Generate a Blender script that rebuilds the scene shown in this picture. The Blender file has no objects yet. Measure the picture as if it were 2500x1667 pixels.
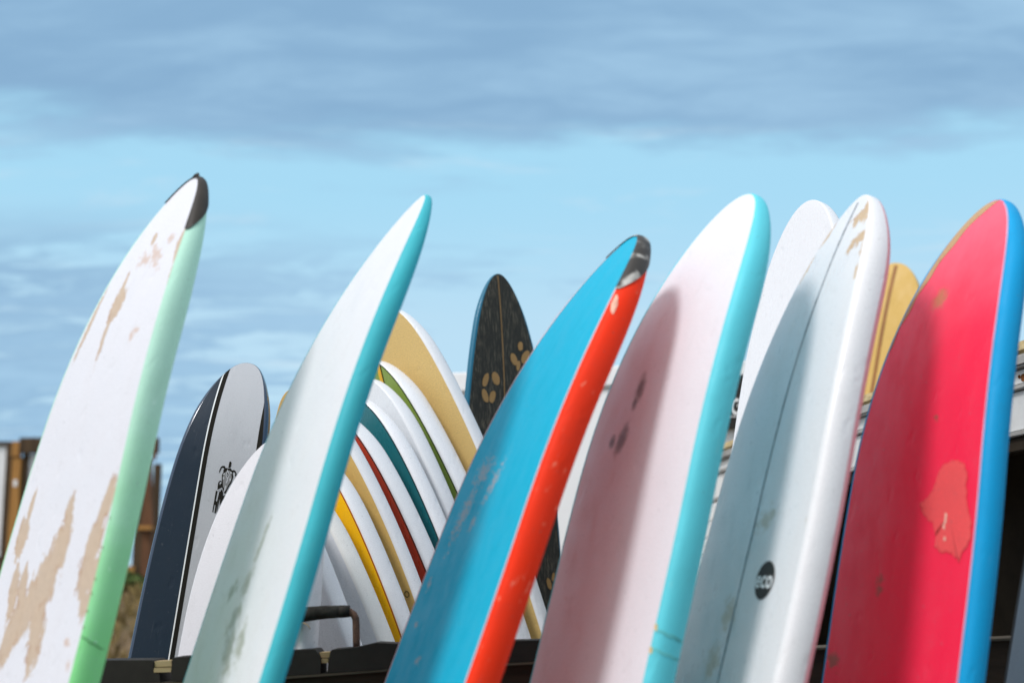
import bpy, bmesh, math, random
import numpy as np
from mathutils import Vector, Matrix
random.seed(4)
R = math.radians
scene = bpy.context.scene
col = scene.collection

# ------------------------------------------------------------------ camera
cam_d = bpy.data.cameras.new('camera')
cam = bpy.data.objects.new('camera', cam_d)
col.objects.link(cam)
cam.location = (0, 0, 1.35)
cam.rotation_euler = (R(100), 0, 0)
cam_d.lens = 50
cam_d.sensor_width = 36
cam_d.clip_end = 3000
cam_d.dof.use_dof = True
cam_d.dof.focus_distance = 4.8
cam_d.dof.aperture_fstop = 1.9
scene.camera = cam

# ------------------------------------------------------------------ sky and sun
SUN_EL, SUN_AZ = R(50), R(38)       # azimuth from the left (-x) towards the camera (-y)
to_sun = Vector((-math.cos(SUN_EL) * math.cos(SUN_AZ), -math.cos(SUN_EL) * math.sin(SUN_AZ), math.sin(SUN_EL)))
world = bpy.data.worlds.new('World')
scene.world = world
world.use_nodes = True
wt = world.node_tree
wt.nodes.clear()
W = lambda t: wt.nodes.new(t)
wl = wt.links.new
out = W('ShaderNodeOutputWorld'); bg = W('ShaderNodeBackground'); wl(bg.outputs[0], out.inputs[0])
SKY_S = 0.1
EXPO = 0.4
bg.inputs['Strength'].default_value = SKY_S
sky = W('ShaderNodeTexSky'); sky.sky_type = 'NISHITA'; sky.sun_disc = False
sky.sun_elevation = SUN_EL
sky.sun_rotation = math.atan2(to_sun.x, to_sun.y)
sky.air_density = 1.0; sky.dust_density = 0.6; sky.ozone_density = 1.0
tint = W('ShaderNodeMix'); tint.data_type = 'RGBA'; tint.blend_type = 'MULTIPLY'
tint.inputs[0].default_value = 1.0
wl(sky.outputs[0], tint.inputs[6]); tint.inputs[7].default_value = (1.0, 1.0, 1.0, 1)
tc = W('ShaderNodeTexCoord'); sep = W('ShaderNodeSeparateXYZ'); wl(tc.outputs['Generated'], sep.inputs[0])
def wm(op, a, b=None, c=None, clamp=False):
    n = W('ShaderNodeMath'); n.operation = op; n.use_clamp = clamp
    for i, x in enumerate((a, b, c)):
        if x is None: continue
        if isinstance(x, (int, float)): n.inputs[i].default_value = x
        else: wl(x, n.inputs[i])
    return n.outputs[0]
def wramp(x, lo, hi):
    n = W('ShaderNodeMapRange'); n.interpolation_type = 'SMOOTHSTEP'
    n.inputs[1].default_value = lo; n.inputs[2].default_value = hi
    wl(x, n.inputs[0]); return n.outputs[0]
def wmix(f, a, b):
    n = W('ShaderNodeMix'); n.data_type = 'RGBA'
    wl(f, n.inputs[0])
    for i, x in ((6, a), (7, b)):
        if isinstance(x, tuple): n.inputs[i].default_value = x
        else: wl(x, n.inputs[i])
    return n.outputs[2]
zz = wm('ADD', wm('MAXIMUM', sep.outputs[2], 0.0), 0.10)
comb = W('ShaderNodeCombineXYZ')
wl(wm('DIVIDE', sep.outputs[0], zz), comb.inputs[0]); wl(wm('DIVIDE', sep.outputs[1], zz), comb.inputs[1])
def wnoise(scale, detail, rough, loc=(0, 0, 0), sx=1.0, sy=1.0, dist=0.0):
    m = W('ShaderNodeMapping'); m.inputs['Location'].default_value = loc; m.inputs['Scale'].default_value = (sx, sy, 1)
    wl(comb.outputs[0], m.inputs[0])
    n = W('ShaderNodeTexNoise'); n.inputs['Scale'].default_value = scale; n.inputs['Detail'].default_value = detail
    n.inputs['Roughness'].default_value = rough; n.inputs['Distortion'].default_value = dist
    wl(m.outputs[0], n.inputs[0]); return n.outputs[0]
KX = SKY_S * 2 ** EXPO
CL = lambda r, g, b: (r / KX, g / KX, b / KX, 1)
# stratus sheet whose near edge shows as a straight bright line low in the sky, and loose streaks under it
big = wnoise(0.9, 5, 0.55, (3.1, 1.7, 0), 0.55, 1.0, 0.3)
small = wnoise(2.6, 7, 0.62, (7.3, 2.2, 0), 0.42, 1.0, 0.5)
tiny = wnoise(7.5, 6, 0.6, (1.3, 5.2, 0), 0.40, 1.0, 0.6)
deck = wramp(wm('ADD', sep.outputs[2], wm('ADD', wm('MULTIPLY', wm('SUBTRACT', big, 0.5), 0.07), wm('ADD', wm('MULTIPLY', wm('SUBTRACT', small, 0.5), 0.13), wm('MULTIPLY', wm('SUBTRACT', tiny, 0.5), 0.05)))), 0.280, 0.316)
side = wm('ADD', small, wm('MULTIPLY', wm('ADD', sep.outputs[0], 0.10), -0.95))
streak = wramp(wm('ADD', side, wm('MULTIPLY', wm('SUBTRACT', tiny, 0.5), 1.15)), 0.44, 0.66)
low = wm('SUBTRACT', 1.0, wramp(wm('ADD', sep.outputs[2], wm('MULTIPLY', wm('SUBTRACT', big, 0.5), 0.10)), 0.195, 0.255))
cover = wm('MAXIMUM', deck, wm('MULTIPLY', wm('MULTIPLY', streak, low), 0.92))
wisp_n = wnoise(4.6, 8, 0.66, (2.3, 9.4, 0), 0.30, 1.0, 0.9)
wisp = wramp(wisp_n, 0.53, 0.75)
thin = wramp(wm('ADD', wm('ADD', wm('MULTIPLY', big, 0.35), wm('MULTIPLY', small, 0.35)), wm('MULTIPLY', tiny, 0.30)), 0.40, 0.60)
cloud = wmix(thin, CL(0.252, 0.437, 0.648), CL(0.368, 0.590, 0.800))
# cloud veil, out of view, brightened overhead and sunward to lift shadow fill
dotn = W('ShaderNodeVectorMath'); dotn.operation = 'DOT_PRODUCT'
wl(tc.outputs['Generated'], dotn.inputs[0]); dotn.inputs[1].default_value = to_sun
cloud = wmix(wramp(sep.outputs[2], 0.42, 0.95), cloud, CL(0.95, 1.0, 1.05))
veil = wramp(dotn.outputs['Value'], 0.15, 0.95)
haze = wmix(wramp(sep.outputs[2], 0.17, 0.28), CL(0.52, 0.77, 0.94), CL(0.415, 0.755, 0.960))
haze = wmix(wm('MULTIPLY', wisp, 0.8), haze, CL(0.66, 0.82, 0.93))
clear = wmix(wm('ADD', 0.88, 0.0), tint.outputs[2], haze)
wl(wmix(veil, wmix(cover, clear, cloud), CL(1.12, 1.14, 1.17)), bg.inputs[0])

sun_d = bpy.data.lights.new('sun', 'SUN')
sun = bpy.data.objects.new('sun', sun_d); col.objects.link(sun)
sun_d.energy = 1.7; sun_d.angle = R(14); sun_d.color = (1.0, 0.975, 0.975)
sun.rotation_euler = to_sun.to_track_quat('Z', 'Y').to_euler()
sun.location = (-3, -2, 6)

scene.view_settings.view_transform = 'Standard'
scene.view_settings.look = 'None'
scene.view_settings.exposure = EXPO
scene.view_settings.gamma = 1.0
scene.view_settings.use_curve_mapping = False

# ------------------------------------------------------------------ helpers
def link(name, verts, faces, material=None, parent=None, origin=None, uvs=None, smooth=False):
    """one mesh object; verts are world coordinates, stored relative to origin (the parent's location)"""
    o = Vector(origin) if origin is not None else (parent.matrix_world.translation.copy() if False else Vector((0, 0, 0)))
    base = Vector((0, 0, 0))
    p = parent
    while p is not None:
        base += p.location; p = p.parent
    me = bpy.data.meshes.new(name)
    off = base + (o if parent is None else Vector((0, 0, 0)))
    me.from_pydata([tuple(Vector(v) - off) for v in verts], [], faces)
    if uvs is not None:
        lay = me.uv_layers.new(name='board')
        for lp in me.loops: lay.data[lp.index].uv = uvs[lp.vertex_index]
    if smooth:
        me.polygons.foreach_set('use_smooth', [True] * len(me.polygons))
    me.update()
    ob = bpy.data.objects.new(name, me)
    col.objects.link(ob)
    if parent is None: ob.location = off
    else: ob.parent = parent
    if material: me.materials.append(material)
    return ob

def fix_normals(ob):
    bm = bmesh.new(); bm.from_mesh(ob.data)
    bmesh.ops.recalc_face_normals(bm, faces=bm.faces); bm.to_mesh(ob.data); bm.free()
    return ob

def thing(name, loc, label, cat, group=None):
    e = bpy.data.objects.new(name, None)
    e.empty_display_size = 0.1
    e.location = loc
    col.objects.link(e)
    e['label'] = label; e['category'] = cat
    if group: e['group'] = group
    return e

def box_data(cx, cy, cz, sx, sy, sz, bev=0.0, M=None):
    bm = bmesh.new()
    bmesh.ops.create_cube(bm, size=1.0)
    for v in bm.verts: v.co = Vector((v.co.x * sx, v.co.y * sy, v.co.z * sz))
    if bev > 0: bmesh.ops.bevel(bm, geom=bm.edges[:], offset=bev, segments=2, affect='EDGES')
    for v in bm.verts:
        v.co = (M @ v.co if M is not None else v.co) + Vector((cx, cy, cz))
    bm.verts.index_update()
    vs = [v.co.copy() for v in bm.verts]; fs = [[v.index for v in f.verts] for f in bm.faces]
    bm.free()
    return vs, fs

def box(name, c, s, material, parent=None, bev=0.004, M=None):
    vs, fs = box_data(*c, *s, bev=bev, M=M)
    return link(name, vs, fs, material, parent)

def tube_data(pts, rad, seg=12, caps=True):
    pts = [Vector(p) for p in pts]; rad = rad if isinstance(rad, (list, tuple)) else [rad] * len(pts)
    vs, fs = [], []
    up = None
    for i, p in enumerate(pts):
        t = (pts[min(i + 1, len(pts) - 1)] - pts[max(i - 1, 0)]).normalized()
        if up is None: up = t.orthogonal().normalized()
        up = (up - t * up.dot(t)).normalized(); sd = t.cross(up)
        for k in range(seg):
            a = 2 * math.pi * k / seg
            vs.append(p + (up * math.cos(a) + sd * math.sin(a)) * rad[i])
    for i in range(len(pts) - 1):
        for k in range(seg):
            a, b = i * seg + k, i * seg + (k + 1) % seg
            fs.append([a, b, b + seg, a + seg])
    if caps:
        fs.append(list(range(seg))[::-1]); fs.append([(len(pts) - 1) * seg + k for k in range(seg)])
    return vs, fs

def tube(name, pts, rad, material, parent=None, seg=12):
    vs, fs = tube_data(pts, rad, seg)
    return link(name, vs, fs, material, parent, smooth=True)

# ------------------------------------------------------------------ materials
def new_mat(name):
    m = bpy.data.materials.new(name); m.use_nodes = True
    nt = m.node_tree
    return m, nt, nt.nodes['Principled BSDF']

class G:
    """small node-graph helper"""
    def __init__(s, nt): s.nt = nt
    def n(s, t): return s.nt.nodes.new(t)
    def l(s, a, b): s.nt.links.new(a, b)
    def math(s, op, a, b=None, clamp=False):
        n = s.n('ShaderNodeMath'); n.operation = op; n.use_clamp = clamp
        for i, x in enumerate((a, b)):
            if x is None: continue
            if isinstance(x, (int, float)): n.inputs[i].default_value = x
            else: s.l(x, n.inputs[i])
        return n.outputs[0]
    def ramp(s, x, lo, hi, a=0.0, b=1.0):
        n = s.n('ShaderNodeMapRange'); n.interpolation_type = 'SMOOTHSTEP'
        for i, v in ((1, lo), (2, hi), (3, a), (4, b)): n.inputs[i].default_value = v
        s.l(x, n.inputs[0]); return n.outputs[0]
    def mix(s, f, a, b):
        n = s.n('ShaderNodeMix'); n.data_type = 'RGBA'
        if isinstance(f, (int, float)): n.inputs[0].default_value = f
        else: s.l(f, n.inputs[0])
        for i, x in ((6, a), (7, b)):
            if isinstance(x, (tuple, list)): n.inputs[i].default_value = (*x[:3], 1)
            else: s.l(x, n.inputs[i])
        return n.outputs[2]
    def coord(s, kind='UV', scale=(1, 1, 1), loc=(0, 0, 0), rot=0):
        t = s.n('ShaderNodeTexCoord'); m = s.n('ShaderNodeMapping')
        m.inputs['Scale'].default_value = scale; m.inputs['Location'].default_value = loc
        m.inputs['Rotation'].default_value = (0, 0, rot)
        s.l(t.outputs[kind], m.inputs[0]); return m.outputs[0]
    def noise(s, vec, scale, detail=4, rough=0.55, dist=0.0):
        n = s.n('ShaderNodeTexNoise'); n.inputs['Scale'].default_value = scale
        n.inputs['Detail'].default_value = detail; n.inputs['Roughness'].default_value = rough
        n.inputs['Distortion'].default_value = dist
        s.l(vec, n.inputs[0]); return n.outputs[0]
    def blobs(s, marks, grow=(1.15, 1.75)):
        """max over soft ellipses given as (s, w, half length, half width, angle) on the board's own (w, s) surface"""
        best = None
        t = s.n('ShaderNodeTexCoord')
        for (cs, cw, hl, hw, an) in marks:
            hl, hw = hl * grow[0], hw * grow[1]
            m = s.n('ShaderNodeMapping'); m.vector_type = 'TEXTURE'
            m.inputs['Location'].default_value = (cw, cs, 0)
            m.inputs['Rotation'].default_value = (0, 0, -an)
            m.inputs['Scale'].default_value = (hw, hl, 1)
            s.l(t.outputs['UV'], m.inputs[0])
            v = s.n('ShaderNodeVectorMath'); v.operation = 'LENGTH'; s.l(m.outputs[0], v.inputs[0])
            d = s.math('SUBTRACT', 1.0, v.outputs['Value'])
            best = d if best is None else s.math('MAXIMUM', best, d)
        return best

def bump(g, bsdf, h, strength, dist=0.002):
    b = g.n('ShaderNodeBump'); b.inputs['Strength'].default_value = strength; b.inputs['Distance'].default_value = dist
    g.l(h, b.inputs['Height']); g.l(b.outputs[0], bsdf.inputs['Normal'])

def plain(name, c, rough=0.6, spec=0.4, var=0.12, scale=9.0, metal=0.0, bumpy=0.1):
    """any solid painted / foam / wood surface with slight mottling in object space"""
    m, nt, b = new_mat(name); g = G(nt)
    v = g.coord('Object')
    n = g.noise(v, scale, 5, 0.6)
    lo = tuple(x * (1 - var) for x in c); hi = tuple(min(1, x * (1 + var)) for x in c)
    g.l(g.mix(g.ramp(n, 0.3, 0.7), lo, hi), b.inputs['Base Color'])
    b.inputs['Roughness'].default_value = rough; b.inputs['Specular IOR Level'].default_value = spec
    b.inputs['Metallic'].default_value = metal
    if bumpy: bump(g, b, g.noise(v, scale * 14, 3, 0.6), bumpy)
    return m

def wood(name, c, dark, scale=1.0, axis=2):
    m, nt, b = new_mat(name); g = G(nt)
    sc = [14, 14, 14]; sc[axis] = 1.1
    v = g.coord('Object', tuple(x * scale for x in sc))
    n = g.noise(v, 1.6, 6, 0.65, 0.6); n2 = g.noise(g.coord('Object'), 2.2, 3, 0.5)
    c1 = g.mix(g.ramp(n, 0.3, 0.72), dark, c)
    g.l(g.mix(g.ramp(n2, 0.35, 0.75, 0, 0.45), c1, tuple(x * 0.7 for x in c)), b.inputs['Base Color'])
    b.inputs['Roughness'].default_value = 0.75; b.inputs['Specular IOR Level'].default_value = 0.25
    bump(g, b, n, 0.35, 0.004)
    return m

def board_mat(name, c, rough=0.45, spec=0.4, marks=None, mark_c=None, faint=None, faint_c=None,
              grain=0.055, wear=0.0, wear_c=(0.6, 0.6, 0.6), coat=0.0, c_tail=None, s0=0.2, s1=1.2, specks=None, speck_c=(0.7, 0.7, 0.7),
              m_edge=0.10, grow=(1.15, 1.75), f_noise=2.4, f_scale=38, scuff=0.5, speck_lo=0.655, m_noise=1.3, sss=0.0, dirt=0.10):
    """skin of a board. UV is in metres: x across, y along the length from the nose"""
    m, nt, b = new_mat(name); g = G(nt)
    uv = g.coord('UV')
    fine = g.noise(uv, 260, 2, 0.7)
    soft = g.noise(uv, 5.5, 4, 0.55)
    base = c
    if c_tail is not None:
        s = g.n('ShaderNodeSeparateXYZ'); g.l(uv, s.inputs[0])
        base = g.mix(g.ramp(g.math('ADD', s.outputs[1], g.math('MULTIPLY', g.math('SUBTRACT', soft, 0.5), 0.5)), s0, s1), c, c_tail)
    colr = g.mix(g.ramp(soft, 0.3, 0.75, 0, dirt), base, tuple(x * 0.72 + 0.02 for x in c))
    colr = g.mix(g.ramp(fine, 0.35, 0.7, 0, grain * 6), colr, tuple(min(1, x * 0.55 + 0.02) for x in c))
    if wear:
        sc = g.noise(g.coord('UV', (30, 5, 1), rot=0.12), 2.2, 6, 0.72)
        patch = g.ramp(g.noise(g.coord('UV', loc=(3, 1, 0)), 3.1, 3, 0.5), 0.5, 0.72)
        colr = g.mix(g.math('MULTIPLY', g.math('MULTIPLY', g.ramp(sc, 0.56, 0.66), patch), wear), colr, wear_c)
    streak = g.noise(g.coord('UV', (46, 12, 1), rot=0.1), 1.0, 7, 0.72)
    # handling wear: fine scratches along the board, rubbed smudges, small dings
    scr = g.noise(g.coord('UV', (150, 9, 1), rot=0.07), 1.0, 5, 0.7)
    where = g.ramp(g.noise(g.coord('UV', loc=(5, 2, 0)), 4.2, 4, 0.6), 0.42, 0.68)
    lum = sum(c) / 3
    sc_c = tuple(x * 0.70 for x in c) if lum > 0.4 else tuple(min(1, x * 0.8 + 0.10) for x in c)
    colr = g.mix(g.math('MULTIPLY', g.math('MULTIPLY', g.ramp(scr, 0.60, 0.72), where), scuff), colr, sc_c)
    if specks:
        vo = g.noise(g.coord('UV', (1.3, 0.55, 1)), specks, 3, 0.6)
        colr = g.mix(g.math('MULTIPLY', g.ramp(vo, speck_lo, speck_lo + 0.07), where), colr, speck_c)
    smg = g.noise(g.coord('UV', (3.0, 1.3, 1), loc=(1, 4, 0)), 6.0, 6, 0.68)
    colr = g.mix(g.ramp(smg, 0.52, 0.80, 0, scuff * 0.55), colr, tuple(x * 0.62 + 0.03 for x in c))
    ding = g.noise(uv, 62, 2, 0.5)
    colr = g.mix(g.math('MULTIPLY', g.ramp(ding, 0.68, 0.74), scuff), colr, tuple(x * 0.55 + 0.05 for x in c))
    if faint:
        f = g.math('ADD', g.math('MULTIPLY', g.blobs(faint, grow), 0.7), g.math('MULTIPLY', g.math('SUBTRACT', g.noise(uv, f_scale, 6, 0.7), 0.5), f_noise))
        colr = g.mix(g.ramp(f, 0.12, 0.60, 0, 0.85), colr, faint_c)
    if marks:
        f = g.math('ADD', g.blobs(marks, grow), g.math('MULTIPLY', g.math('SUBTRACT', streak, 0.5), m_noise))
        f = g.math('ADD', f, g.math('MULTIPLY', g.math('SUBTRACT', g.noise(uv, 70, 4, 0.7), 0.5), m_noise * 0.5))
        k = g.ramp(f, 0.0, m_edge)
        mc = g.mix(g.noise(uv, 60, 4, 0.7), tuple(x * 0.82 for x in mark_c), tuple(min(1, x * 1.12) for x in mark_c))
        rim = g.math('SUBTRACT', 1.0, g.ramp(f, 0.05, 0.38))
        mc = g.mix(g.math('MULTIPLY', rim, g.ramp(g.noise(uv, 14, 3, 0.6), 0.4, 0.65)), mc, (mark_c[0] * 0.72, mark_c[1] * 0.52, mark_c[2] * 0.40))
        colr = g.mix(k, colr, mc)
    g.l(colr, b.inputs['Base Color'])
    peel = g.math('MULTIPLY', k, -5.0) if marks else None
    b.inputs['Roughness'].default_value = rough
    b.inputs['Specular IOR Level'].default_value = spec
    b.inputs['Coat Weight'].default_value = coat; b.inputs['Coat Roughness'].default_value = 0.12
    g.l(g.ramp(smg, 0.35, 0.75, max(0.05, rough - 0.08), min(1, rough + 0.2)), b.inputs['Roughness'])
    dent = g.math('MULTIPLY', g.ramp(g.noise(g.coord('UV', (1.4, 0.8, 1)), 13, 2, 0.5), 0.60, 0.78), -7.0)
    if peel is not None: dent = g.math('ADD', dent, peel)
    bump(g, b, g.math('ADD', g.math('ADD', fine, dent), g.math('MULTIPLY', g.noise(uv, 16, 3, 0.6), 3.0)), 0.2, 0.0012)
    return m

# fitted board shapes and marks (metres on each board: s from the nose, w across)
BOARDS={'A': {'be': 0.0658, 'th': 0.8652, 'W': 0.2811, 'Ln': 1.2491, 'p': 1.9261, 'q': 1.9659, 'K': 0.1082, 'Lr': 0.7266, 'b': 0.0239, 'T': 0.0673, 'a': 0.2138, 'Lt': 0.4623, 'al': 0.1914, 'tip': [-0.8107, 3.5, 2.3956]},
 'B': {'be': 0.0717, 'th': 1.0788, 'W': 0.2761, 'Ln': 1.1882, 'p': 1.917, 'q': 1.7193, 'K': 0.125, 'Lr': 0.8368, 'b': 0.0241, 'T': 0.0518, 'a': 0.3138, 'Lt': 0.3697, 'al': 0.2702, 'tip': [-0.226, 3.5, 2.3441]},
 'C': {'be': 0.0574, 'th': 1.1796, 'W': 0.2697, 'Ln': 1.2206, 'p': 1.9766, 'q': 2.1159, 'K': 0.1218, 'Lr': 0.8153, 'b': 0.024, 'T': 0.0732, 'a': 0.3571, 'Lt': 0.3729, 'al': 0.3469, 'tip': [0.3081, 3.5, 2.2361]},
 'D': {'be': 0.0507, 'th': 1.1329, 'W': 0.267, 'Ln': 1.0287, 'p': 2.1688, 'q': 2.1778, 'K': 0.1327, 'Lr': 0.8123, 'b': 0.0239, 'T': 0.0728, 'a': 0.344, 'Lt': 0.3488, 'al': 0.2462, 'tip': [0.5901, 3.5, 2.3449]},
 'E': {'be': 0.0678, 'th': 1.2924, 'W': 0.2706, 'Ln': 1.1934, 'p': 2.0562, 'q': 1.9481, 'K': 0.0776, 'Lr': 0.7435, 'b': 0.024, 'T': 0.0794, 'a': 0.3603, 'Lt': 0.2943, 'al': 0.2697, 'tip': [0.8892, 3.5, 2.3423]},
 'F': {'be': 0.0461, 'th': 1.208, 'W': 0.2587, 'Ln': 1.0735, 'p': 2.2119, 'q': 2.0012, 'K': 0.1329, 'Lr': 0.7568, 'b': 0.0239, 'T': 0.0625, 'a': 0.4034, 'Lt': 0.3333, 'al': 0.1905, 'tip': [1.2259, 3.5, 2.3301]},
 'w9': {'be': 0.0693, 'th': 0.6625, 'W': 0.2703, 'Ln': 1.1308, 'p': 2.05, 'q': 1.8878, 'K': 0.0587, 'Lr': 0.6, 'b': 0.0148, 'T': 0.067, 'a': 0.5, 'Lt': 0.25, 'al': -0.2886, 'tip': [-0.8309, 4.72, 1.7202]},
 'w8': {'be': 0.0696, 'th': 0.6592, 'W': 0.2757, 'Ln': 1.0817, 'p': 2.0444, 'q': 1.7484, 'K': 0.0336, 'Lr': 0.6, 'b': 0.0144, 'T': 0.0726, 'a': 0.4855, 'Lt': 0.3288, 'al': -0.2974, 'tip': [-0.7801, 4.85, 1.7426]},
 'y7': {'be': 0.0698, 'th': 0.6598, 'W': 0.2748, 'Ln': 1.0564, 'p': 2.0905, 'q': 1.8361, 'K': 0.0339, 'Lr': 0.6, 'b': 0.015, 'T': 0.0711, 'a': 0.4895, 'Lt': 0.2896, 'al': -0.2936, 'tip': [-0.7455, 4.98, 1.8437]},
 't6': {'be': 0.0697, 'th': 0.6474, 'W': 0.2915, 'Ln': 1.0415, 'p': 1.9739, 'q': 1.831, 'K': 0.0077, 'Lr': 0.6, 'b': 0.0149, 'T': 0.0583, 'a': 0.5004, 'Lt': 0.2525, 'al': -0.3219, 'tip': [-0.8127, 5.11, 2.0699]},
 'r5': {'be': 0.0697, 'th': 0.6585, 'W': 0.2793, 'Ln': 1.0495, 'p': 2.0173, 'q': 1.5911, 'K': 0.0242, 'Lr': 0.6, 'b': 0.0154, 'T': 0.0795, 'a': 0.5177, 'Lt': 0.2302, 'al': -0.3043, 'tip': [-0.6791, 5.24, 2.0088]},
 't4': {'be': 0.07, 'th': 0.659, 'W': 0.2763, 'Ln': 1.0449, 'p': 2.0822, 'q': 1.7808, 'K': 0.0298, 'Lr': 0.6, 'b': 0.0155, 'T': 0.0732, 'a': 0.4885, 'Lt': 0.3033, 'al': -0.2959, 'tip': [-0.6145, 5.37, 2.0751]},
 'w3': {'be': 0.0702, 'th': 0.6605, 'W': 0.2743, 'Ln': 1.0736, 'p': 2.0774, 'q': 1.8471, 'K': 0.0406, 'Lr': 0.6, 'b': 0.0151, 'T': 0.0721, 'a': 0.4889, 'Lt': 0.2861, 'al': -0.2931, 'tip': [-0.5838, 5.5, 2.1659]},
 'g2': {'be': 0.0696, 'th': 0.662, 'W': 0.2807, 'Ln': 1.2095, 'p': 1.9645, 'q': 1.6553, 'K': 0.0246, 'Lr': 0.6, 'b': 0.0173, 'T': 0.0941, 'a': 0.5144, 'Lt': 0.2174, 'al': -0.3161, 'tip': [-0.5629, 5.63, 2.259]},
 'y1': {'be': 0.0708, 'th': 0.6583, 'W': 0.2769, 'Ln': 1.2109, 'p': 1.9822, 'q': 1.7477, 'K': 0.0368, 'Lr': 0.6, 'b': 0.0148, 'T': 0.0649, 'a': 0.4985, 'Lt': 0.2802, 'al': -0.3085, 'tip': [-0.509, 5.76, 2.4983]},
 'K': {'be': 0.0698, 'th': 0.6837, 'W': 0.2706, 'Ln': 0.8565, 'p': 2.2836, 'q': 2.1603, 'K': 0.0617, 'Lr': 0.6, 'b': 0.0149, 'T': 0.0702, 'a': 0.5019, 'Lt': 0.2503, 'al': 0.0955, 'tip': [-0.7133, 4.4, 1.829]},
 'J': {'be': 0.0721, 'th': 0.0272, 'W': 0.1619, 'Ln': 0.8992, 'p': 2.3654, 'q': 2.224, 'K': 0.1309, 'Lr': 0.4118, 'b': 0.0154, 'T': 0.06, 'a': 0.573, 'Lt': 0.2694, 'al': 0.1429, 'tip': [-0.9231, 4.92, 2.1404]},
 'Lk': {'be': 0.0694, 'th': -0.6768, 'W': 0.2635, 'Ln': 1.4231, 'p': 1.8119, 'q': 1.9077, 'K': 0.0252, 'Lr': 0.6, 'b': 0.0135, 'T': 0.0602, 'a': 0.4527, 'Lt': 0.2515, 'al': -0.0373, 'tip': [-0.0569, 6.2, 2.7484]},
 'H': {'be': 0.0664, 'th': 1.1361, 'W': 0.2627, 'Ln': 0.7632, 'p': 2.2675, 'q': 2.0665, 'K': -0.002, 'Lr': 0.6, 'b': 0.0119, 'T': 0.0665, 'a': 0.4391, 'Lt': 0.2907, 'al': 0.1786, 'tip': [1.0544, 4.9, 2.7214]},
 'I': {'be': 0.0712, 'th': 0.5125, 'W': 0.2719, 'Ln': 0.977, 'p': 2.2374, 'q': 2.1479, 'K': 0.0612, 'Lr': 0.6, 'b': 0.0141, 'T': 0.0698, 'a': 0.4931, 'Lt': 0.2464, 'al': 0.2246, 'tip': [2.4697, 8.9, 3.4303]}}
MARKS={'A': [(0.905, 0.05, 0.052, 0.01, 0.163), (0.984, 0.042, 0.068, 0.0225, -0.284), (1.06, 0.011, 0.066, 0.03, -0.374), (1.13, -0.051, 0.106, 0.025, -0.646), (1.177, -0.097, 0.076, 0.0225, -0.466), (1.173, 0.041, 0.08, 0.0175, 0.231), (0.891, -0.196, 0.044, 0.006, -0.053), (0.96, -0.202, 0.044, 0.015, 0.039), (1.096, -0.16, 0.057, 0.0125, 0.308), (1.075, -0.111, 0.05, 0.01, 0.313), (0.865, 0.236, 0.059, 0.011, -0.193), (0.954, 0.228, 0.053, 0.0175, 0.05), (1.027, 0.237, 0.048, 0.0225, 0.208), (1.087, 0.259, 0.032, 0.01, 0.141), (0.181, -0.023, 0.016, 0.006, 0.357), (0.368, -0.058, 0.042, 0.014, -0.097), (0.452, -0.062, 0.061, 0.0045, 0.111), (0.323, -0.068, 0.05, 0.004, 0.121), (0.22, 0.151, 0.043, 0.006, 0.313), (0.316, 0.188, 0.034, 0.004, 0.398), (0.409, -0.187, 0.084, 0.0045, -0.13)],
 'B': [(0.95, -0.005, 0.062, 0.01, -0.147), (1.049, -0.018, 0.038, 0.02, -0.172), (1.071, -0.111, 0.037, 0.015, -0.914), (1.135, -0.029, 0.047, 0.02, -0.58), (1.206, 0.003, 0.075, 0.025, 0.554), (1.184, 0.073, 0.049, 0.02, 0.36)],
 'C': [(0.711, -0.014, 0.067, 0.015, -0.336), (0.685, -0.113, 0.057, 0.03, -1.043), (0.796, -0.141, 0.099, 0.025, -0.277), (0.817, -0.052, 0.029, 0.01, -0.315), (0.984, -0.209, 0.023, 0.01, -0.034), (1.085, -0.192, 0.013, 0.01, 0.214), (1.163, -0.082, 0.014, 0.015, 0.373)],
 'D': [(0.548, -0.075, 0.046, 0.025, 0.306), (0.586, -0.08, 0.025, 0.015, 0.05), (0.683, -0.094, 0.056, 0.0275, -0.166), (0.688, -0.138, 0.025, 0.0175, 0.162), (0.607, -0.002, 0.018, 0.0075, 0.41)],
 'E': [(0.062, 0.082, 0.03, 0.015, 0.409), (0.08, 0.065, 0.034, 0.015, -1.472), (0.05, 0.078, 0.026, 0.01, 0.685), (0.153, 0.111, 0.033, 0.0125, -1.285), (0.199, 0.156, 0.029, 0.01, 0.35), (0.253, 0.174, 0.029, 0.0125, 0.3), (0.091, -0.106, 0.037, 0.01, -0.532), (0.177, -0.148, 0.033, 0.01, -0.374), (0.17, 0.083, 0.018, 0.01, -0.422)],
 'F': [(0.275, -0.053, 0.036, 0.02, -0.039)]}
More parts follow.
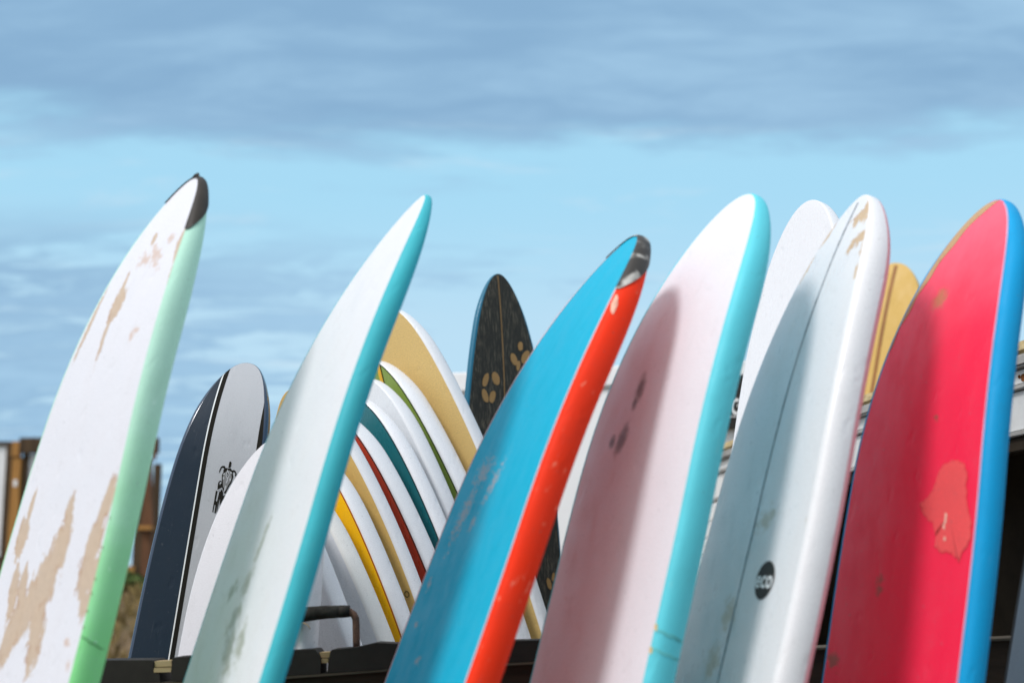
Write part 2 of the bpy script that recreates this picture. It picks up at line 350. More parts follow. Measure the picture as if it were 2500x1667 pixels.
FAINT={'A': [(0.241, -0.013, 0.042, 0.015, 1.392), (0.193, 0.083, 0.02, 0.01, -0.032), (0.241, 0.044, 0.067, 0.015, 0.941), (0.457, 0.103, 0.023, 0.006, -0.027), (0.448, 0.118, 0.021, 0.0075, -1.425), (1.179, 0.22, 0.013, 0.01, -0.233), (1.221, 0.256, 0.016, 0.006, 0.004)],
 'C': [(0.181, 0.074, 0.077, 0.025, 0.299), (0.308, -0.026, 0.038, 0.015, 0.573), (0.447, 0.157, 0.054, 0.02, 1.066), (0.127, -0.067, 0.042, 0.015, 1.234)],
 'D': [(0.739, -0.23, 0.031, 0.015, 0.333), (0.89, -0.066, 0.026, 0.015, -0.006), (1.214, -0.007, 0.017, 0.015, -0.721)],
 'E': [(0.879, 0.061, 0.058, 0.03, -1.256), (0.848, 0.272, 0.032, 0.015, 0.069), (0.898, 0.276, 0.027, 0.02, 0.056), (1.106, -0.028, 0.051, 0.04, 0.299), (1.222, -0.058, 0.053, 0.04, -0.275), (0.967, 0.279, 0.015, 0.01, 0.044)],
 'F': [(0.605, 0.058, 0.011, 0.01, -0.989), (1.014, -0.076, 0.03, 0.015, -0.342), (1.202, -0.233, 0.036, 0.025, -0.428)]}
PRINTS={'F': [('patch', [(0.7101, 0.1504), (0.7169, 0.1137), (0.7489, 0.0947), (0.7785, 0.0879), (0.7991, 0.0656), (0.8151, 0.043), (0.8402, 0.061), (0.8607, 0.0969), (0.8904, 0.1178), (0.9177, 0.1181), (0.936, 0.1441), (0.9337, 0.1749), (0.9474, 0.2086), (0.9565, 0.2165), (0.9383, 0.2213), (0.92, 0.2389), (0.8995, 0.2487), (0.8607, 0.2448), (0.8287, 0.2233), (0.7831, 0.2112), (0.7443, 0.2067), (0.7215, 0.193)]),
 ('speck', [(0.8379, 0.1448), (0.8424, 0.1526), (0.863, 0.1531), (0.8675, 0.1455)]),
 ('speck', [(0.863, 0.1429), (0.8698, 0.1507), (0.8789, 0.1509), (0.8744, 0.1431)]),
 ('speck', [(0.8926, 0.1511), (0.8972, 0.1589), (0.904, 0.159), (0.904, 0.1513)])], 'J': [('ink', [(0.3701, 0.0334), (0.3678, 0.0375), (0.3724, 0.0418), (0.3792, 0.0407), (0.3815, 0.0421), (0.3883, 0.0409), (0.3906, 0.0339), (0.3792, 0.0336)]),
 ('ink', [(0.4134, 0.0072), (0.4043, 0.0057), (0.3906, 0.0085), (0.3861, 0.0141), (0.3861, 0.0211), (0.3929, 0.0255), (0.3906, 0.0311), (0.3975, 0.0298), (0.3998, 0.0242), (0.4066, 0.0215), (0.402, 0.0185), (0.3952, 0.0213), (0.3929, 0.017), (0.3929, 0.0127), (0.402, 0.01)]),
 ('ink', [(0.3975, 0.0469), (0.3952, 0.0539), (0.3975, 0.0597), (0.4066, 0.0658), (0.4134, 0.0647), (0.4157, 0.0619), (0.4112, 0.0603), (0.4066, 0.0615), (0.402, 0.057), (0.402, 0.0527), (0.4066, 0.0515), (0.4043, 0.05)]),
 ('ink', [(0.3998, 0.0242), (0.3929, 0.0326), (0.3906, 0.0424), (0.3998, 0.0498), (0.418, 0.0562), (0.4385, 0.054), (0.45, 0.0485), (0.4751, 0.0417), (0.4773, 0.0373), (0.4659, 0.0311), (0.4614, 0.0266), (0.4363, 0.0204), (0.418, 0.0173), (0.4066, 0.02)]),
 ('ink', [(0.4431, 0.0102), (0.4363, 0.0146), (0.4385, 0.0219), (0.4454, 0.0249), (0.4591, 0.0251), (0.4614, 0.0207), (0.4682, 0.0119), (0.4545, 0.0103)]),
 ('pale', [(0.3952, 0.0326), (0.4134, 0.0431), (0.4317, 0.0392), (0.4157, 0.0302)]),
 ('ink2', [(0.4043, 0.0343), (0.4134, 0.0402), (0.4226, 0.0376), (0.4157, 0.0331)]),
 ('pale2', [(0.4112, 0.0359), (0.4134, 0.0374), (0.418, 0.0375), (0.4157, 0.0345)]),
 ('pale', [(0.4226, 0.0217), (0.4249, 0.0275), (0.4294, 0.0276), (0.4317, 0.0233)]),
 ('pale', [(0.4249, 0.0449), (0.4249, 0.0507), (0.4317, 0.0509), (0.434, 0.0466)]),
 ('pale', [(0.4112, 0.0215), (0.4089, 0.0272), (0.4134, 0.0273), (0.4157, 0.0216)]),
 ('pale', [(0.402, 0.0428), (0.402, 0.047), (0.4089, 0.0501), (0.4089, 0.0444)]),
 ('pale', [(0.4294, 0.0377), (0.4294, 0.0406), (0.4408, 0.0395), (0.4431, 0.0351)]),
 ('pale', [(0.45, 0.0353), (0.4522, 0.0397), (0.4728, 0.0372), (0.4682, 0.0341)]),
 ('pale', [(0.4431, 0.0146), (0.4408, 0.019), (0.4431, 0.022), (0.4454, 0.0191), (0.4522, 0.0177)]),
 ('pale', [(0.4705, 0.0104), (0.4591, 0.0266), (0.4659, 0.0296), (0.4659, 0.0282), (0.4636, 0.0252), (0.4728, 0.0119)]),
 ('ink', [(0.4705, 0.0074), (0.4728, 0.0134), (0.5047, 0.0136), (0.507, 0.0181), (0.4728, 0.0193), (0.4728, 0.0223), (0.5458, 0.0215), (0.5458, 0.0169), (0.5184, 0.0152), (0.5184, 0.0122), (0.5435, 0.0123), (0.5435, 0.0092)]),
 ('ink', [(0.4728, 0.0223), (0.4636, 0.0267), (0.4751, 0.0328), (0.4865, 0.0345), (0.4796, 0.0403), (0.4933, 0.0376), (0.5116, 0.0318), (0.5184, 0.0289), (0.4979, 0.0271), (0.4979, 0.0256), (0.5412, 0.0245), (0.5389, 0.023)])], 'Lk': [('petal', [(0.5024, -0.1036), (0.523, -0.1132), (0.5321, -0.1238), (0.5321, -0.1337), (0.5184, -0.138), (0.5002, -0.134), (0.4819, -0.1243), (0.4705, -0.1118), (0.4705, -0.1025), (0.4842, -0.1)]),
 ('petal', [(0.4819, -0.0414), (0.5002, -0.0402), (0.5138, -0.0465), (0.5184, -0.0583), (0.5116, -0.0735), (0.4956, -0.082), (0.4773, -0.0844), (0.4636, -0.0778), (0.4591, -0.0664), (0.4659, -0.052)]),
 ('petal', [(0.5663, -0.109), (0.5846, -0.1063), (0.5983, -0.1094), (0.6006, -0.1199), (0.5937, -0.1317), (0.5777, -0.1404), (0.5595, -0.1425), (0.5458, -0.1391), (0.5412, -0.1287), (0.5504, -0.1176)]),
 ('petal', [(0.5732, -0.069), (0.5891, -0.0759), (0.6006, -0.0868), (0.5983, -0.097), (0.5891, -0.1046), (0.5709, -0.1012), (0.5549, -0.094), (0.5458, -0.0835), (0.5458, -0.0715), (0.5572, -0.0661)]),
 ('petal', [(0.3245, 0.1007), (0.3381, 0.0979), (0.345, 0.0891), (0.3473, 0.0796), (0.3404, 0.074), (0.3267, 0.0711), (0.3153, 0.0745), (0.3062, 0.0827), (0.3039, 0.0931), (0.3108, 0.1003)]),
 ('petal', [(0.3838, 0.0629), (0.402, 0.0643), (0.4157, 0.0582), (0.418, 0.0478), (0.4112, 0.0369), (0.3975, 0.0277), (0.3792, 0.0254), (0.3655, 0.0316), (0.3632, 0.0415), (0.3701, 0.0535)]),
 ('petal', [(0.3769, 0.1316), (0.3952, 0.1172), (0.4043, 0.101), (0.402, 0.0886), (0.3883, 0.0855), (0.3678, 0.0918), (0.3496, 0.1076), (0.3404, 0.1223), (0.3427, 0.1356), (0.3564, 0.1381)]),
 ('petal', [(0.418, 0.0778), (0.4317, 0.0736), (0.4408, 0.067), (0.4408, 0.0598), (0.4317, 0.0556), (0.418, 0.0566), (0.4043, 0.061), (0.3952, 0.0672), (0.3929, 0.0757), (0.402, 0.0799)]),
 ('petal', [(1.3627, 0.2025), (1.3787, 0.2053), (1.3901, 0.2001), (1.3901, 0.1949), (1.3832, 0.1843), (1.3673, 0.1789), (1.3536, 0.1761), (1.3422, 0.1786), (1.3399, 0.1865), (1.349, 0.1971)]),
 ('petal', [(1.3353, 0.2232), (1.3467, 0.2207), (1.3536, 0.2156), (1.3536, 0.2103), (1.3467, 0.205), (1.3353, 0.2074), (1.3239, 0.2099), (1.3171, 0.215), (1.3171, 0.2203), (1.3239, 0.2256)])]}
JLO=[(0.0392, -0.0535), (0.8858, -0.0227), (1.0181, -0.0243)]
JHI=[(0.1145, 0.0952), (0.2286, 0.1138), (0.3245, 0.1109)]
T6R=(0.847, 0.2656)

# ------------------------------------------------------------------ board geometry
class Board:
    def __init__(s, key, length=None):
        P = BOARDS[key]; s.P = P; s.key = key
        u = Vector((math.sin(P['al']), math.sin(P['be']), 0)); u.z = math.sqrt(1 - u.length_squared)
        v = Vector((math.cos(P['th']), -math.sin(P['th']), 0)); v -= u * u.dot(v); v.normalize()
        s.u, s.v, s.n = u, v, v.cross(u)
        s.tip = Vector(P['tip'])
        s.L = length if length else (s.tip.z - 0.03 - (P['gz'] if 'gz' in P else 0)) / u.z
        s.base = s.tip - u * s.L
    def hw(s, t):
        P = s.P
        x = min(max(1 - t / P['Ln'], 0), 1)
        w = P['W'] * max(1 - x ** P['p'], 0) ** (1 / P['q'])
        a = s.L * 0.55
        if t > a:
            y = min((t - a) / (s.L - a), 1)
            w *= 1 - 0.42 * y ** 2
            y2 = max(0, (t - (s.L - 0.10)) / 0.10)
            w *= math.sqrt(max(1 - min(y2, 1) ** 2 * 0.92, 0.0))
        return w
    def th(s, t):
        P = s.P
        k = P['T'] * (P['a'] + (1 - P['a']) * (1 - min(max(1 - t / P['Lt'], 0), 1) ** 2))
        e = max(0, (t - (s.L - 0.35)) / 0.35)
        return k * (1 - 0.45 * e * e)
    def pt(s, t, w, d=0.0):
        P = s.P
        r = P['K'] * max(1 - t / P['Lr'], 0) ** 2.2
        return s.tip - s.u * t + s.n * (P['K'] - r) + s.v * w - s.n * d
    def rail(s, t, side, ph, off=0.0):
        h = 1e-4
        w = s.hw(t)
        if t < 1e-6: nrm = (-1.0, 0.0)
        else:
            dw = (s.hw(t + h) - s.hw(max(t - h, 0))) / (h + min(h, t))
            q = math.hypot(1, dw); nrm = (-dw / q, 1 / q)
        k0 = min(t / 0.22, 1.0)
        b = (s.P['b'] * (0.18 + 0.82 * k0 * k0 * (3 - 2 * k0)) * max(math.sin(ph), 0) ** 0.75) + off * math.sin(ph)
        T = s.th(t)
        d = T * (1 - math.cos(ph)) / 2 - off * math.cos(ph)
        tt, ww = t + nrm[0] * b, w + nrm[1] * b
        return s.pt(tt, side * ww, d), (side * (w + ph * T / 2), t)
    def stations(s, N=64):
        a = [0.45 * (i / 26) ** 2.4 for i in range(27)]
        n2 = N - 26
        b = [0.45 + (s.L - 0.45) * (i / n2) for i in range(1, n2 - 7)]
        e0 = b[-1]
        return a + b + [e0 + (s.L - e0) * math.sin(i / 8 * math.pi / 2) for i in range(1, 9)]

NW, NP = 16, 10
def build_board(key, label, group, face_m, rail_m, face_name='bottom_skin', rail_name='rail_wrap', deck_m=None, length=None, band=None):
    B = Board(key, length)
    root = thing('surfboard', B.base, label, 'surfboard', group)
    root.rotation_euler = (0, 0, 0)
    S = B.stations()
    # face: grid from rail to rail
    vs, uv, fs = [], [], []
    for t in S:
        w = B.hw(t)
        for j in range(NW + 1):
            x = -w + 2 * w * j / NW
            dome = 0.0015 * (1 - (2 * j / NW - 1) ** 2) * min(1, w / 0.1)
            vs.append(B.pt(t, x, -dome)); uv.append((x, t))
    c = NW + 1
    for i in range(len(S) - 1):
        for j in range(NW):
            a = i * c + j
            fs.append([a, a + 1, a + c + 1, a + c] if i else [a, a + c + 1, a + c][:3] if False else [a, a + 1, a + c + 1, a + c])
    # nose row is a single point: rebuild the first strip as a fan
    fs = fs[NW:]
    for j in range(NW): fs.append([0, c + j + 1, c + j])
    f = link(face_name, vs, fs, face_m, root, uvs=uv, smooth=True); fix_face(f, B.n)
    # rail and deck
    def shell(p0, p1, name, m, with_deck):
        vs, uv, fs = [], [], []
        seq = [(t, -1) for t in reversed(S)] + [(t, 1) for t in S[1:]]
        n = max(2, round(NP * (p1 - p0) / math.pi)) + 1
        for (t, sd) in seq:
            for k in range(n):
                p, q = B.rail(t, sd, p0 + (p1 - p0) * k / (n - 1)); vs.append(p); uv.append(q)
        for i in range(len(seq) - 1):
            for k in range(n - 1):
                a = i * n + k
                fs.append([a, a + n, a + n + 1, a + 1])
        fs.append([k for k in range(n)] + [(len(seq) - 1) * n + k for k in reversed(range(n))])
        if with_deck:
            m0 = len(S) - 1
            for i in range(1, len(S)):
                a, b = (m0 - i) * n + n - 1, (m0 + i) * n + n - 1
                a2, b2 = (m0 - i + 1) * n + n - 1, (m0 + i - 1) * n + n - 1
                fs.append([a, b, b2, a2] if i > 1 else [a, b, b2])
        o = link(name, vs, fs, m, root, uvs=uv, smooth=True)
        return fix_normals(o)
    if band is None:
        shell(0, math.pi, rail_name, rail_m, True)
    else:
        shell(0, band, rail_name, rail_m, False)
        shell(band, math.pi, 'deck', deck_m, True)
    return B, root

def fix_face(o, n):
    me = o.data
    avg = Vector((0, 0, 0))
    for p in me.polygons: avg += p.normal * p.area
    if avg.dot(n) < 0: me.flip_normals()
    me.update()

def strip(B, root, name, m, t0, t1, lo, hi, lift=0.0008, N=60, bend=2.0, parts=1):
    """thin print or line lying on the face; lo(t), hi(t) give its two edges"""
    vs, uv, fs = [], [], []
    for i in range(N + 1):
        t = t0 + (t1 - t0) * (i / N) ** bend
        w = B.hw(t); a, b = max(-w, min(w, lo(t))), max(-w, min(w, hi(t)))
        for k in range(parts + 1):
            x = a + (b - a) * k / parts
            dome = 0.0015 * (1 - (x / w) ** 2) * min(1, w / 0.1) if w > 1e-6 else 0
            vs.append(B.pt(t, x, -dome - lift)); uv.append((x, t))
    c = parts + 1
    for i in range(N):
        for k in range(parts): fs.append([i * c + k, i * c + k + 1, (i + 1) * c + k + 1, (i + 1) * c + k])
    o = link(name, vs, fs, m, root, uvs=uv, smooth=True); fix_face(o, B.n); return o

def decal(B, root, name, m, pts, lift=0.0012, thick=0.0):
    """flat printed polygon, points in (s, w)"""
    vs = [B.pt(t, w, -0.0015 - lift) for t, w in pts]
    n = len(vs)
    bm = bmesh.new()
    f = bm.faces.new([bm.verts.new(v) for v in vs])
    bmesh.ops.triangulate(bm, faces=[f]); bm.verts.index_update()
    V = [v.co.copy() for v in bm.verts]; F = [[q.index for q in f.verts] for f in bm.faces]; bm.free()
    o = link(name, V, F, m, root, uvs=[(w, t) for t, w in pts]); fix_face(o, B.n); return o

def feathered(B, root, name, m, pts, lift=0.0012):
    """thin film whose rim thins out to nothing (second UV layer holds the film's strength)"""
    n = len(pts); cs = sum(p[0] for p in pts) / n; cw = sum(p[1] for p in pts) / n
    rings = [(1.0, 0.0), (0.93, 0.75), (0.80, 1.0), (0.4, 1.0)]
    P = [(cs + (p[0] - cs) * k, cw + (p[1] - cw) * k) for k, _ in rings for p in pts] + [(cs, cw)]
    S_ = [a for _, a in rings for p in pts] + [1.0]
    V = [B.pt(t, w, -0.0015 - lift * (0.5 + 0.5 * a)) for (t, w), a in zip(P, S_)]
    F = []
    for r in range(len(rings) - 1):
        for i in range(n): F.append([r * n + i, r * n + (i + 1) % n, (r + 1) * n + (i + 1) % n, (r + 1) * n + i])
    for i in range(n): F.append([(len(rings) - 1) * n + i, (len(rings) - 1) * n + (i + 1) % n, len(P) - 1])
    o = link(name, V, F, m, root, uvs=[(w, t) for t, w in P], smooth=True)
    lay = o.data.uv_layers.new(name='film')
    for lp in o.data.loops: lay.data[lp.index].uv = (S_[lp.vertex_index], 0)
    o.data.uv_layers['board'].active_render = True
    fix_face(o, B.n)
    nt = m.node_tree; g = G(nt)
    uvn = g.n('ShaderNodeUVMap'); uvn.uv_map = 'film'
    sp = g.n('ShaderNodeSeparateXYZ'); g.l(uvn.outputs[0], sp.inputs[0])
    nz = g.noise(g.coord('UV'), 45, 5, 0.7)
    a = g.ramp(g.math('ADD', sp.outputs[0], g.math('MULTIPLY', g.math('SUBTRACT', nz, 0.5), 1.3)), 0.15, 0.75)
    g.l(a, nt.nodes['Principled BSDF'].inputs['Alpha'])
    return o

def decals(B, root, name, m, polys, lift=0.0012):
    V, F = [], []
    for pts in polys:
        bm = bmesh.new()
        f = bm.faces.new([bm.verts.new(B.pt(t, w, -0.0015 - lift)) for t, w in pts])
        bmesh.ops.triangulate(bm, faces=[f]); bm.verts.index_update()
        k = len(V)
        V += [v.co.copy() for v in bm.verts]; F += [[q.index + k for q in f.verts] for f in bm.faces]; bm.free()
    me_n = B.n
    o = link(name, V, F, m, root)
    for p in o.data.polygons:
        if p.normal.dot(me_n) < 0: p.flip()
    o.data.update(); return o

def nose_guard(B, root, m, right, left, name='nose_guard'):
    """rubber cap over the rail round the nose; right / left = how far it reaches along each rail"""
    M = 22
    vs, fs = [], []
    n = NP + 3
    rows = []
    for sd, reach in ((-1, left), (1, right)):
        rr = []
        for i in range(M + 1):
            row = []
            for k in range(n):
                ph = math.pi * k / (n - 1)
                y = k / (n - 1)
                sg = reach * (1.0 - 0.72 * y ** 1.6) * (1 - 0.08 * max(0.0, 1 - 4 * y) ** 2)
                row.append(B.rail(sg * (i / M) ** 2.0, sd, ph, 0.0035)[0])
            rr.append(row)
        rows.append(rr)
    seq = rows[0][::-1] + rows[1][1:]
    for r in seq: vs += r
    for i in range(len(seq) - 1):
        for k in range(n - 1):
            a = i * n + k
            fs.append([a, a + n, a + n + 1, a + 1])
    o = link(name, vs, fs, m, root, smooth=True); fix_normals(o)
    return o

def lerp_w(pairs):
    ts = [a for a, _ in pairs]; ws = [b for _, b in pairs]
    k = np.polyfit(ts, ws, 1)
    return lambda t: float(k[0] * t + k[1])

def rail_line(B, root, name, m, t, p0, p1, wd, side=1, slant=0.0, lift=0.0012):
    V, F = [], []
    n = 9
    for k in range(n):
        ph = p0 + (p1 - p0) * k / (n - 1)
        tt = t + slant * (k / (n - 1)) + 0.0015 * math.sin(k * 2.1)
        e = wd * (0.5 + 0.5 * math.sin(math.pi * (k + 0.5) / n))
        V += [B.rail(tt - e, side, ph, lift)[0], B.rail(tt + e, side, ph, lift)[0]]
    F = [[2 * k, 2 * k + 1, 2 * k + 3, 2 * k + 2] for k in range(n - 1)]
    return fix_normals(link(name, V, F, m, root, smooth=True))

FRONT = 'surfboards leaning in the front rack'
STACK = 'white-railed surfboards leaning left behind the rack'

# ------------------------------------------------------------------ setting: ground, yard, far bank
def ground_z(x, y):
    k = min(max((y - 10.5) / 13.0, 0), 1)
    z = 1.42 * k * k * (3 - 2 * k) if y > 10.5 else 0.0
    if y > 23.5: z = 1.42 + (y - 23.5) * 0.004
    return z
gm, nt, b = new_mat('dry_ground'); g = G(nt)
v = g.coord('Object')
n1 = g.noise(v, 0.9, 6, 0.62); n2 = g.noise(v, 9.0, 5, 0.65)
c1 = g.mix(g.ramp(n2, 0.3, 0.75), (0.075, 0.050, 0.028), (0.22, 0.155, 0.09))
c1 = g.mix(g.ramp(n1, 0.48, 0.68, 0, 0.7), c1, (0.085, 0.085, 0.03))
g.l(c1, b.inputs['Base Color']); b.inputs['Roughness'].default_value = 0.95; b.inputs['Specular IOR Level'].default_value = 0.1
bump(g, b, n2, 0.7, 0.05)
ys = [-30, -10, 0, 3, 6, 8, 9.5] + [10.5 + 0.5 * i for i in range(28)] + [26, 30, 40, 60, 100, 200, 400, 900]
xs = [-900, -300, -100, -50, -30] + [-20 + 0.5 * i for i in range(81)] + [30, 50, 100, 300, 900]
rg = random.Random(7)
vs = [(x, y, ground_z(x, y) + (rg.uniform(-0.03, 0.03) if 10.5 < y < 25 and abs(x) < 21 else 0)) for y in ys for x in xs]
nx = len(xs)
fs = [[j * nx + i, j * nx + i + 1, (j + 1) * nx + i + 1, (j + 1) * nx + i] for j in range(len(ys) - 1) for i in range(nx - 1)]
o = link('ground', vs, fs, gm, smooth=True); o['kind'] = 'structure'

# dry grass and stones on the bank
grass_m = plain('dry_grass', (0.20, 0.145, 0.06), 0.9, 0.1, 0.5, 3.0, bumpy=0)
V, F = [], []
rg = random.Random(11)
for i in range(2600):
    y = rg.uniform(11.5, 26); x = rg.uniform(-0.42, -0.20) * y + rg.uniform(-1, 1)
    z = ground_z(x, y)
    for k in range(3):
        a = rg.uniform(0, 6.3); h = rg.uniform(0.05, 0.22); w = rg.uniform(0.008, 0.02)
        dx, dy = math.cos(a) * h * 0.5, math.sin(a) * h * 0.5
        q = len(V)
        V += [(x - w, y, z - 0.02), (x + w, y, z - 0.02), (x + dx * 0.5 + w * 0.6, y + dy * 0.5, z + h * 0.6), (x + dx, y + dy, z + h)]
        F.append([q, q + 1, q + 2, q + 3])
o = link('dry_grass', V, F, grass_m); o['kind'] = 'stuff'; o['label'] = 'dry brown grass tufts on the bank'; o['category'] = 'grass'
green_m = plain('shrub_leaf', (0.075, 0.11, 0.028), 0.8, 0.2, 0.45, 6.0, bumpy=0)
def shrub(cx, cy, rx, rz, label):
    z0 = ground_z(cx, cy)
    t = thing('shrub', (cx, cy, z0), label, 'shrub', 'low shrubs at the foot of the timber frame')
    V, F = [], []
    rr = random.Random(int(cx * 100))
    for i in range(900):
        a, b_ = rr.uniform(0, 6.3), rr.random() ** 0.5
        k = rr.random()
        x = cx + math.cos(a) * b_ * rx; y = cy + math.sin(a) * b_ * rx * 0.7
        z = z0 + k * rz * (1 - 0.55 * b_ * b_)
        L = rr.uniform(0.04, 0.09); d = Vector((rr.gauss(0, 1), rr.gauss(0, 1), rr.gauss(0, 0.7))).normalized()
        e = d.orthogonal().normalized() * L * 0.35
        p = Vector((x, y, z)); q = len(V)
        V += [p - d * L, p + e, p + d * L, p - e]; F.append([q, q + 1, q + 2, q + 3])
    link('foliage', V, F, green_m, t)
    vs, fs = [], []
    for i in range(7):
        a = i * 0.9; d = Vector((math.cos(a) * rx * 0.5, math.sin(a) * rx * 0.4, rz * 0.7))
        q = len(vs); p = Vector((cx, cy, z0 - 0.03))
        v2, f2 = tube_data([p, p + d * 0.5 + Vector((0, 0, .03)), p + d], [0.012, 0.009, 0.004], 5)
        vs += v2; fs += [[k + q for k in f] for f in f2]
    link('stem', vs, fs, plain('shrub_stem', (0.10, 0.07, 0.04)), t)
shrub(-6.15, 22.4, 0.55, 0.30, 'low green shrub at the foot of the timber frame')
shrub(-7.6, 22.2, 0.6, 0.25, 'low green shrub hidden behind the white board')

# ------------------------------------------------------------------ timber frame with white panels, far left
wood_o = wood('weathered_orange_timber', (0.50, 0.25, 0.07), (0.26, 0.12, 0.03))
wood_d = wood('dark_timber', (0.10, 0.060, 0.030), (0.045, 0.028, 0.015))
wood_r = wood('red_brown_timber', (0.19, 0.085, 0.040), (0.09, 0.042, 0.020))
panel_m = plain('white_panel_paint', (0.78, 0.78, 0.78), 0.6, 0.3, 0.05, 2.0)
KY, KZ = 24.0, 1.40
kx = lambda px: (px - 1250) / 3472.2 * 23.9
kz = lambda py: 1.35 + (1446 - py) / 3472.2 * 24.4
kiosk = thing('timber_frame', (-7.5, KY, KZ), 'brown and orange timber frame with white panels, on the bank behind the leftmost board', 'timber frame')
def kbox(name, x0, x1, y0, y1, m, dy=0.0, dep=0.12):
    return box(name, ((kx(x0) + kx(x1)) / 2, KY + dy, (kz(y0) + kz(y1)) / 2), (kx(x1) - kx(x0), dep, kz(y0) - kz(y1)), m, kiosk, 0.006)
kbox('panel', -60, 11, 1098, 1362, panel_m, 0.0, 0.05)
kbox('frame_board', -62, 26, 1089, 1097.5, wood_d, -0.02)
kbox('frame_board', 11.2, 26, 1098, 1440, wood_d, -0.01)
kbox('frame_board', -62, 11, 1363, 1378, wood_d, -0.01)
kbox('base_board', -62, 11, 1379, 1441, wood_o, 0.02)
kbox('post', 26.5, 46, 1089, 1126, wood_o, -0.05)
kbox('post', 28, 51, 1129, 1442, wood_o, -0.03)
kbox('bracket', 27, 50, 1126.2, 1128.8, wood_d, -0.03)
kbox('lintel', 46.5, 384, 1081, 1118, wood_d, -0.08, 0.16)
kbox('lintel_cap', 371, 383.5, 1083, 1134, wood_r, -0.18, 0.03)
kbox('frame_board', 51.5, 65, 1118.5, 1442, wood_d, 0.02)
kbox('panel', 65.3, 245, 1119, 1362, panel_m, 0.03, 0.05)
kbox('base_board', 65.3, 300, 1365, 1442, wood_o, 0.05)
kbox('post', 246, 262, 1119, 1363, wood_d, 0.0)
kbox('post', 330, 352, 1119, 1442, wood_d, 0.04)
# leaning outer brace, shelf and lower posts on the right
vs, fs = [], []
for (px, py) in ((352, 1130), (364, 1130), (377, 1290), (352, 1290)):
    for dy in (-0.06, 0.06): vs.append((kx(px), KY + dy, kz(py)))
fs = [[0, 2, 4, 6], [1, 7, 5, 3], [0, 1, 3, 2], [2, 3, 5, 4], [4, 5, 7, 6], [6, 7, 1, 0]]
fix_normals(link('brace', vs, fs, wood_r, kiosk))
kbox('shelf', 345, 379, 1290.5, 1300, wood_o, -0.06, 0.2)
kbox('post', 352.5, 374, 1300.5, 1442, wood_r, 0.02)
kbox('base_board', 300.5, 340, 1384, 1414, wood_o, -0.10, 0.05)
box('screw_plate', (kx(39.5), KY - 0.095, kz(1189)), (0.06, 0.01, 0.11), panel_m, kiosk, 0.002)
box('rear_post', (-8.3, KY + 1.3, KZ + 1.1), (0.12, 0.12, 2.2), wood_d, kiosk)
box('rear_post', (-6.3, KY + 1.3, KZ + 1.1), (0.12, 0.12, 2.2), wood_d, kiosk)

# ------------------------------------------------------------------ white box trailer behind the middle boards
white_body = plain('trailer_white', (0.80, 0.80, 0.80), 0.4, 0.4, 0.04, 1.5)
rubber = plain('black_rubber', (0.018, 0.015, 0.012), 0.75, 0.3, 0.3, 6)
A0, A1 = Vector((-0.55, 9.75, 0)), Vector((1.62, 9.15, 0))
ad = (A1 - A0).normalized(); an = Vector((ad.y, -ad.x, 0))     # an points to the camera
MA = Matrix((ad, -an, Vector((0, 0, 1)))).transposed()
ac = (A0 + A1) / 2
alen = (A1 - A0).length
trailer = thing('box_trailer', (ac.x - an.x * 1.0, ac.y - an.y * 1.0, 0), 'white box trailer with a black sign, behind the dark flowered board', 'trailer')
def abox(name, along, z0, z1, ln, dep, out_, m, bev=0.01):
    c = ac + ad * along + an * (out_ - dep / 2)
    return box(name, (c.x, c.y, (z0 + z1) / 2), (ln, dep, z1 - z0), m, trailer, bev, MA.to_3x3())
abox('body', 0, 0.62, 2.70, alen, 2.0, 0, white_body, 0.02)
abox('roof_rim', 0, 2.702, 2.84, alen + 0.06, 2.06, 0.03, white_body, 0.012)
abox('corner_trim', -alen / 2 + 0.02, 0.62, 2.69, 0.05, 0.05, 0.03, plain('pale_grey_trim', (0.5, 0.5, 0.5)))
abox('chassis', 0, 0.40, 0.618, alen - 0.2, 1.8, -0.1, rubber)
for k in (-0.55, 0.55):
    c = ac + ad * k + an * (-0.02)
    w_ = tube('wheel', [c + an * 0.0 + Vector((0, 0, 0.31)), c - an * 0.18 + Vector((0, 0, 0.31))], 0.31, rubber, trailer, 24)
    tube('hub', [c + an * 0.012 + Vector((0, 0, 0.31)), c - an * 0.01 + Vector((0, 0, 0.31))], 0.16, white_body, w_, 18)
sign_m = plain('sign_black', (0.016, 0.014, 0.012), 0.5, 0.3, 0.1)
letter_m = plain('sign_white', (0.8, 0.8, 0.8), 0.5, 0.3, 0.02)
sg = abox('sign', 0.77, 2.392, 2.742, 0.54, 0.03, 0.033 + 0.03, sign_m, 0.003)

# ------------------------------------------------------------------ white camper van on the right, flank running away from us
P1, P2 = Vector((1.705, 4.2, 0)), Vector((1.072, 8.3, 0))
cd = (P2 - P1).normalized(); cn = Vector((-cd.y, cd.x, 0))       # points left, to the yard
MC = Matrix((cd, -cn, Vector((0, 0, 1)))).transposed().to_3x3()
clen = (P2 - P1).length
camper = thing('camper_van', ((P1.x + P2.x) / 2 + 0.8, (P1.y + P2.y) / 2, 0), 'old white camper van with open dark side and louvred window, behind the pink board', 'camper van')
def cbox(name, a0, a1, z0, z1, dep, out_, m, bev=0.004):
    c = P1 + cd * ((a0 + a1) / 2) + cn * (out_ - dep / 2)
    return box(name, (c.x, c.y, (z0 + z1) / 2), (a1 - a0, dep, z1 - z0), m, camper, bev, MC)
van_w = plain('van_white', (0.72, 0.72, 0.70), 0.42, 0.4, 0.10, 5.0)
grey_t = plain('van_grey_gutter', (0.34, 0.33, 0.31), 0.6, 0.3, 0.25, 8.0)
tan_t = plain('van_tan_edge', (0.50, 0.40, 0.22), 0.7, 0.2, 0.3, 12.0)
dark_in = plain('van_dark_interior', (0.030, 0.022, 0.014), 0.85, 0.15, 0.3, 4.0)
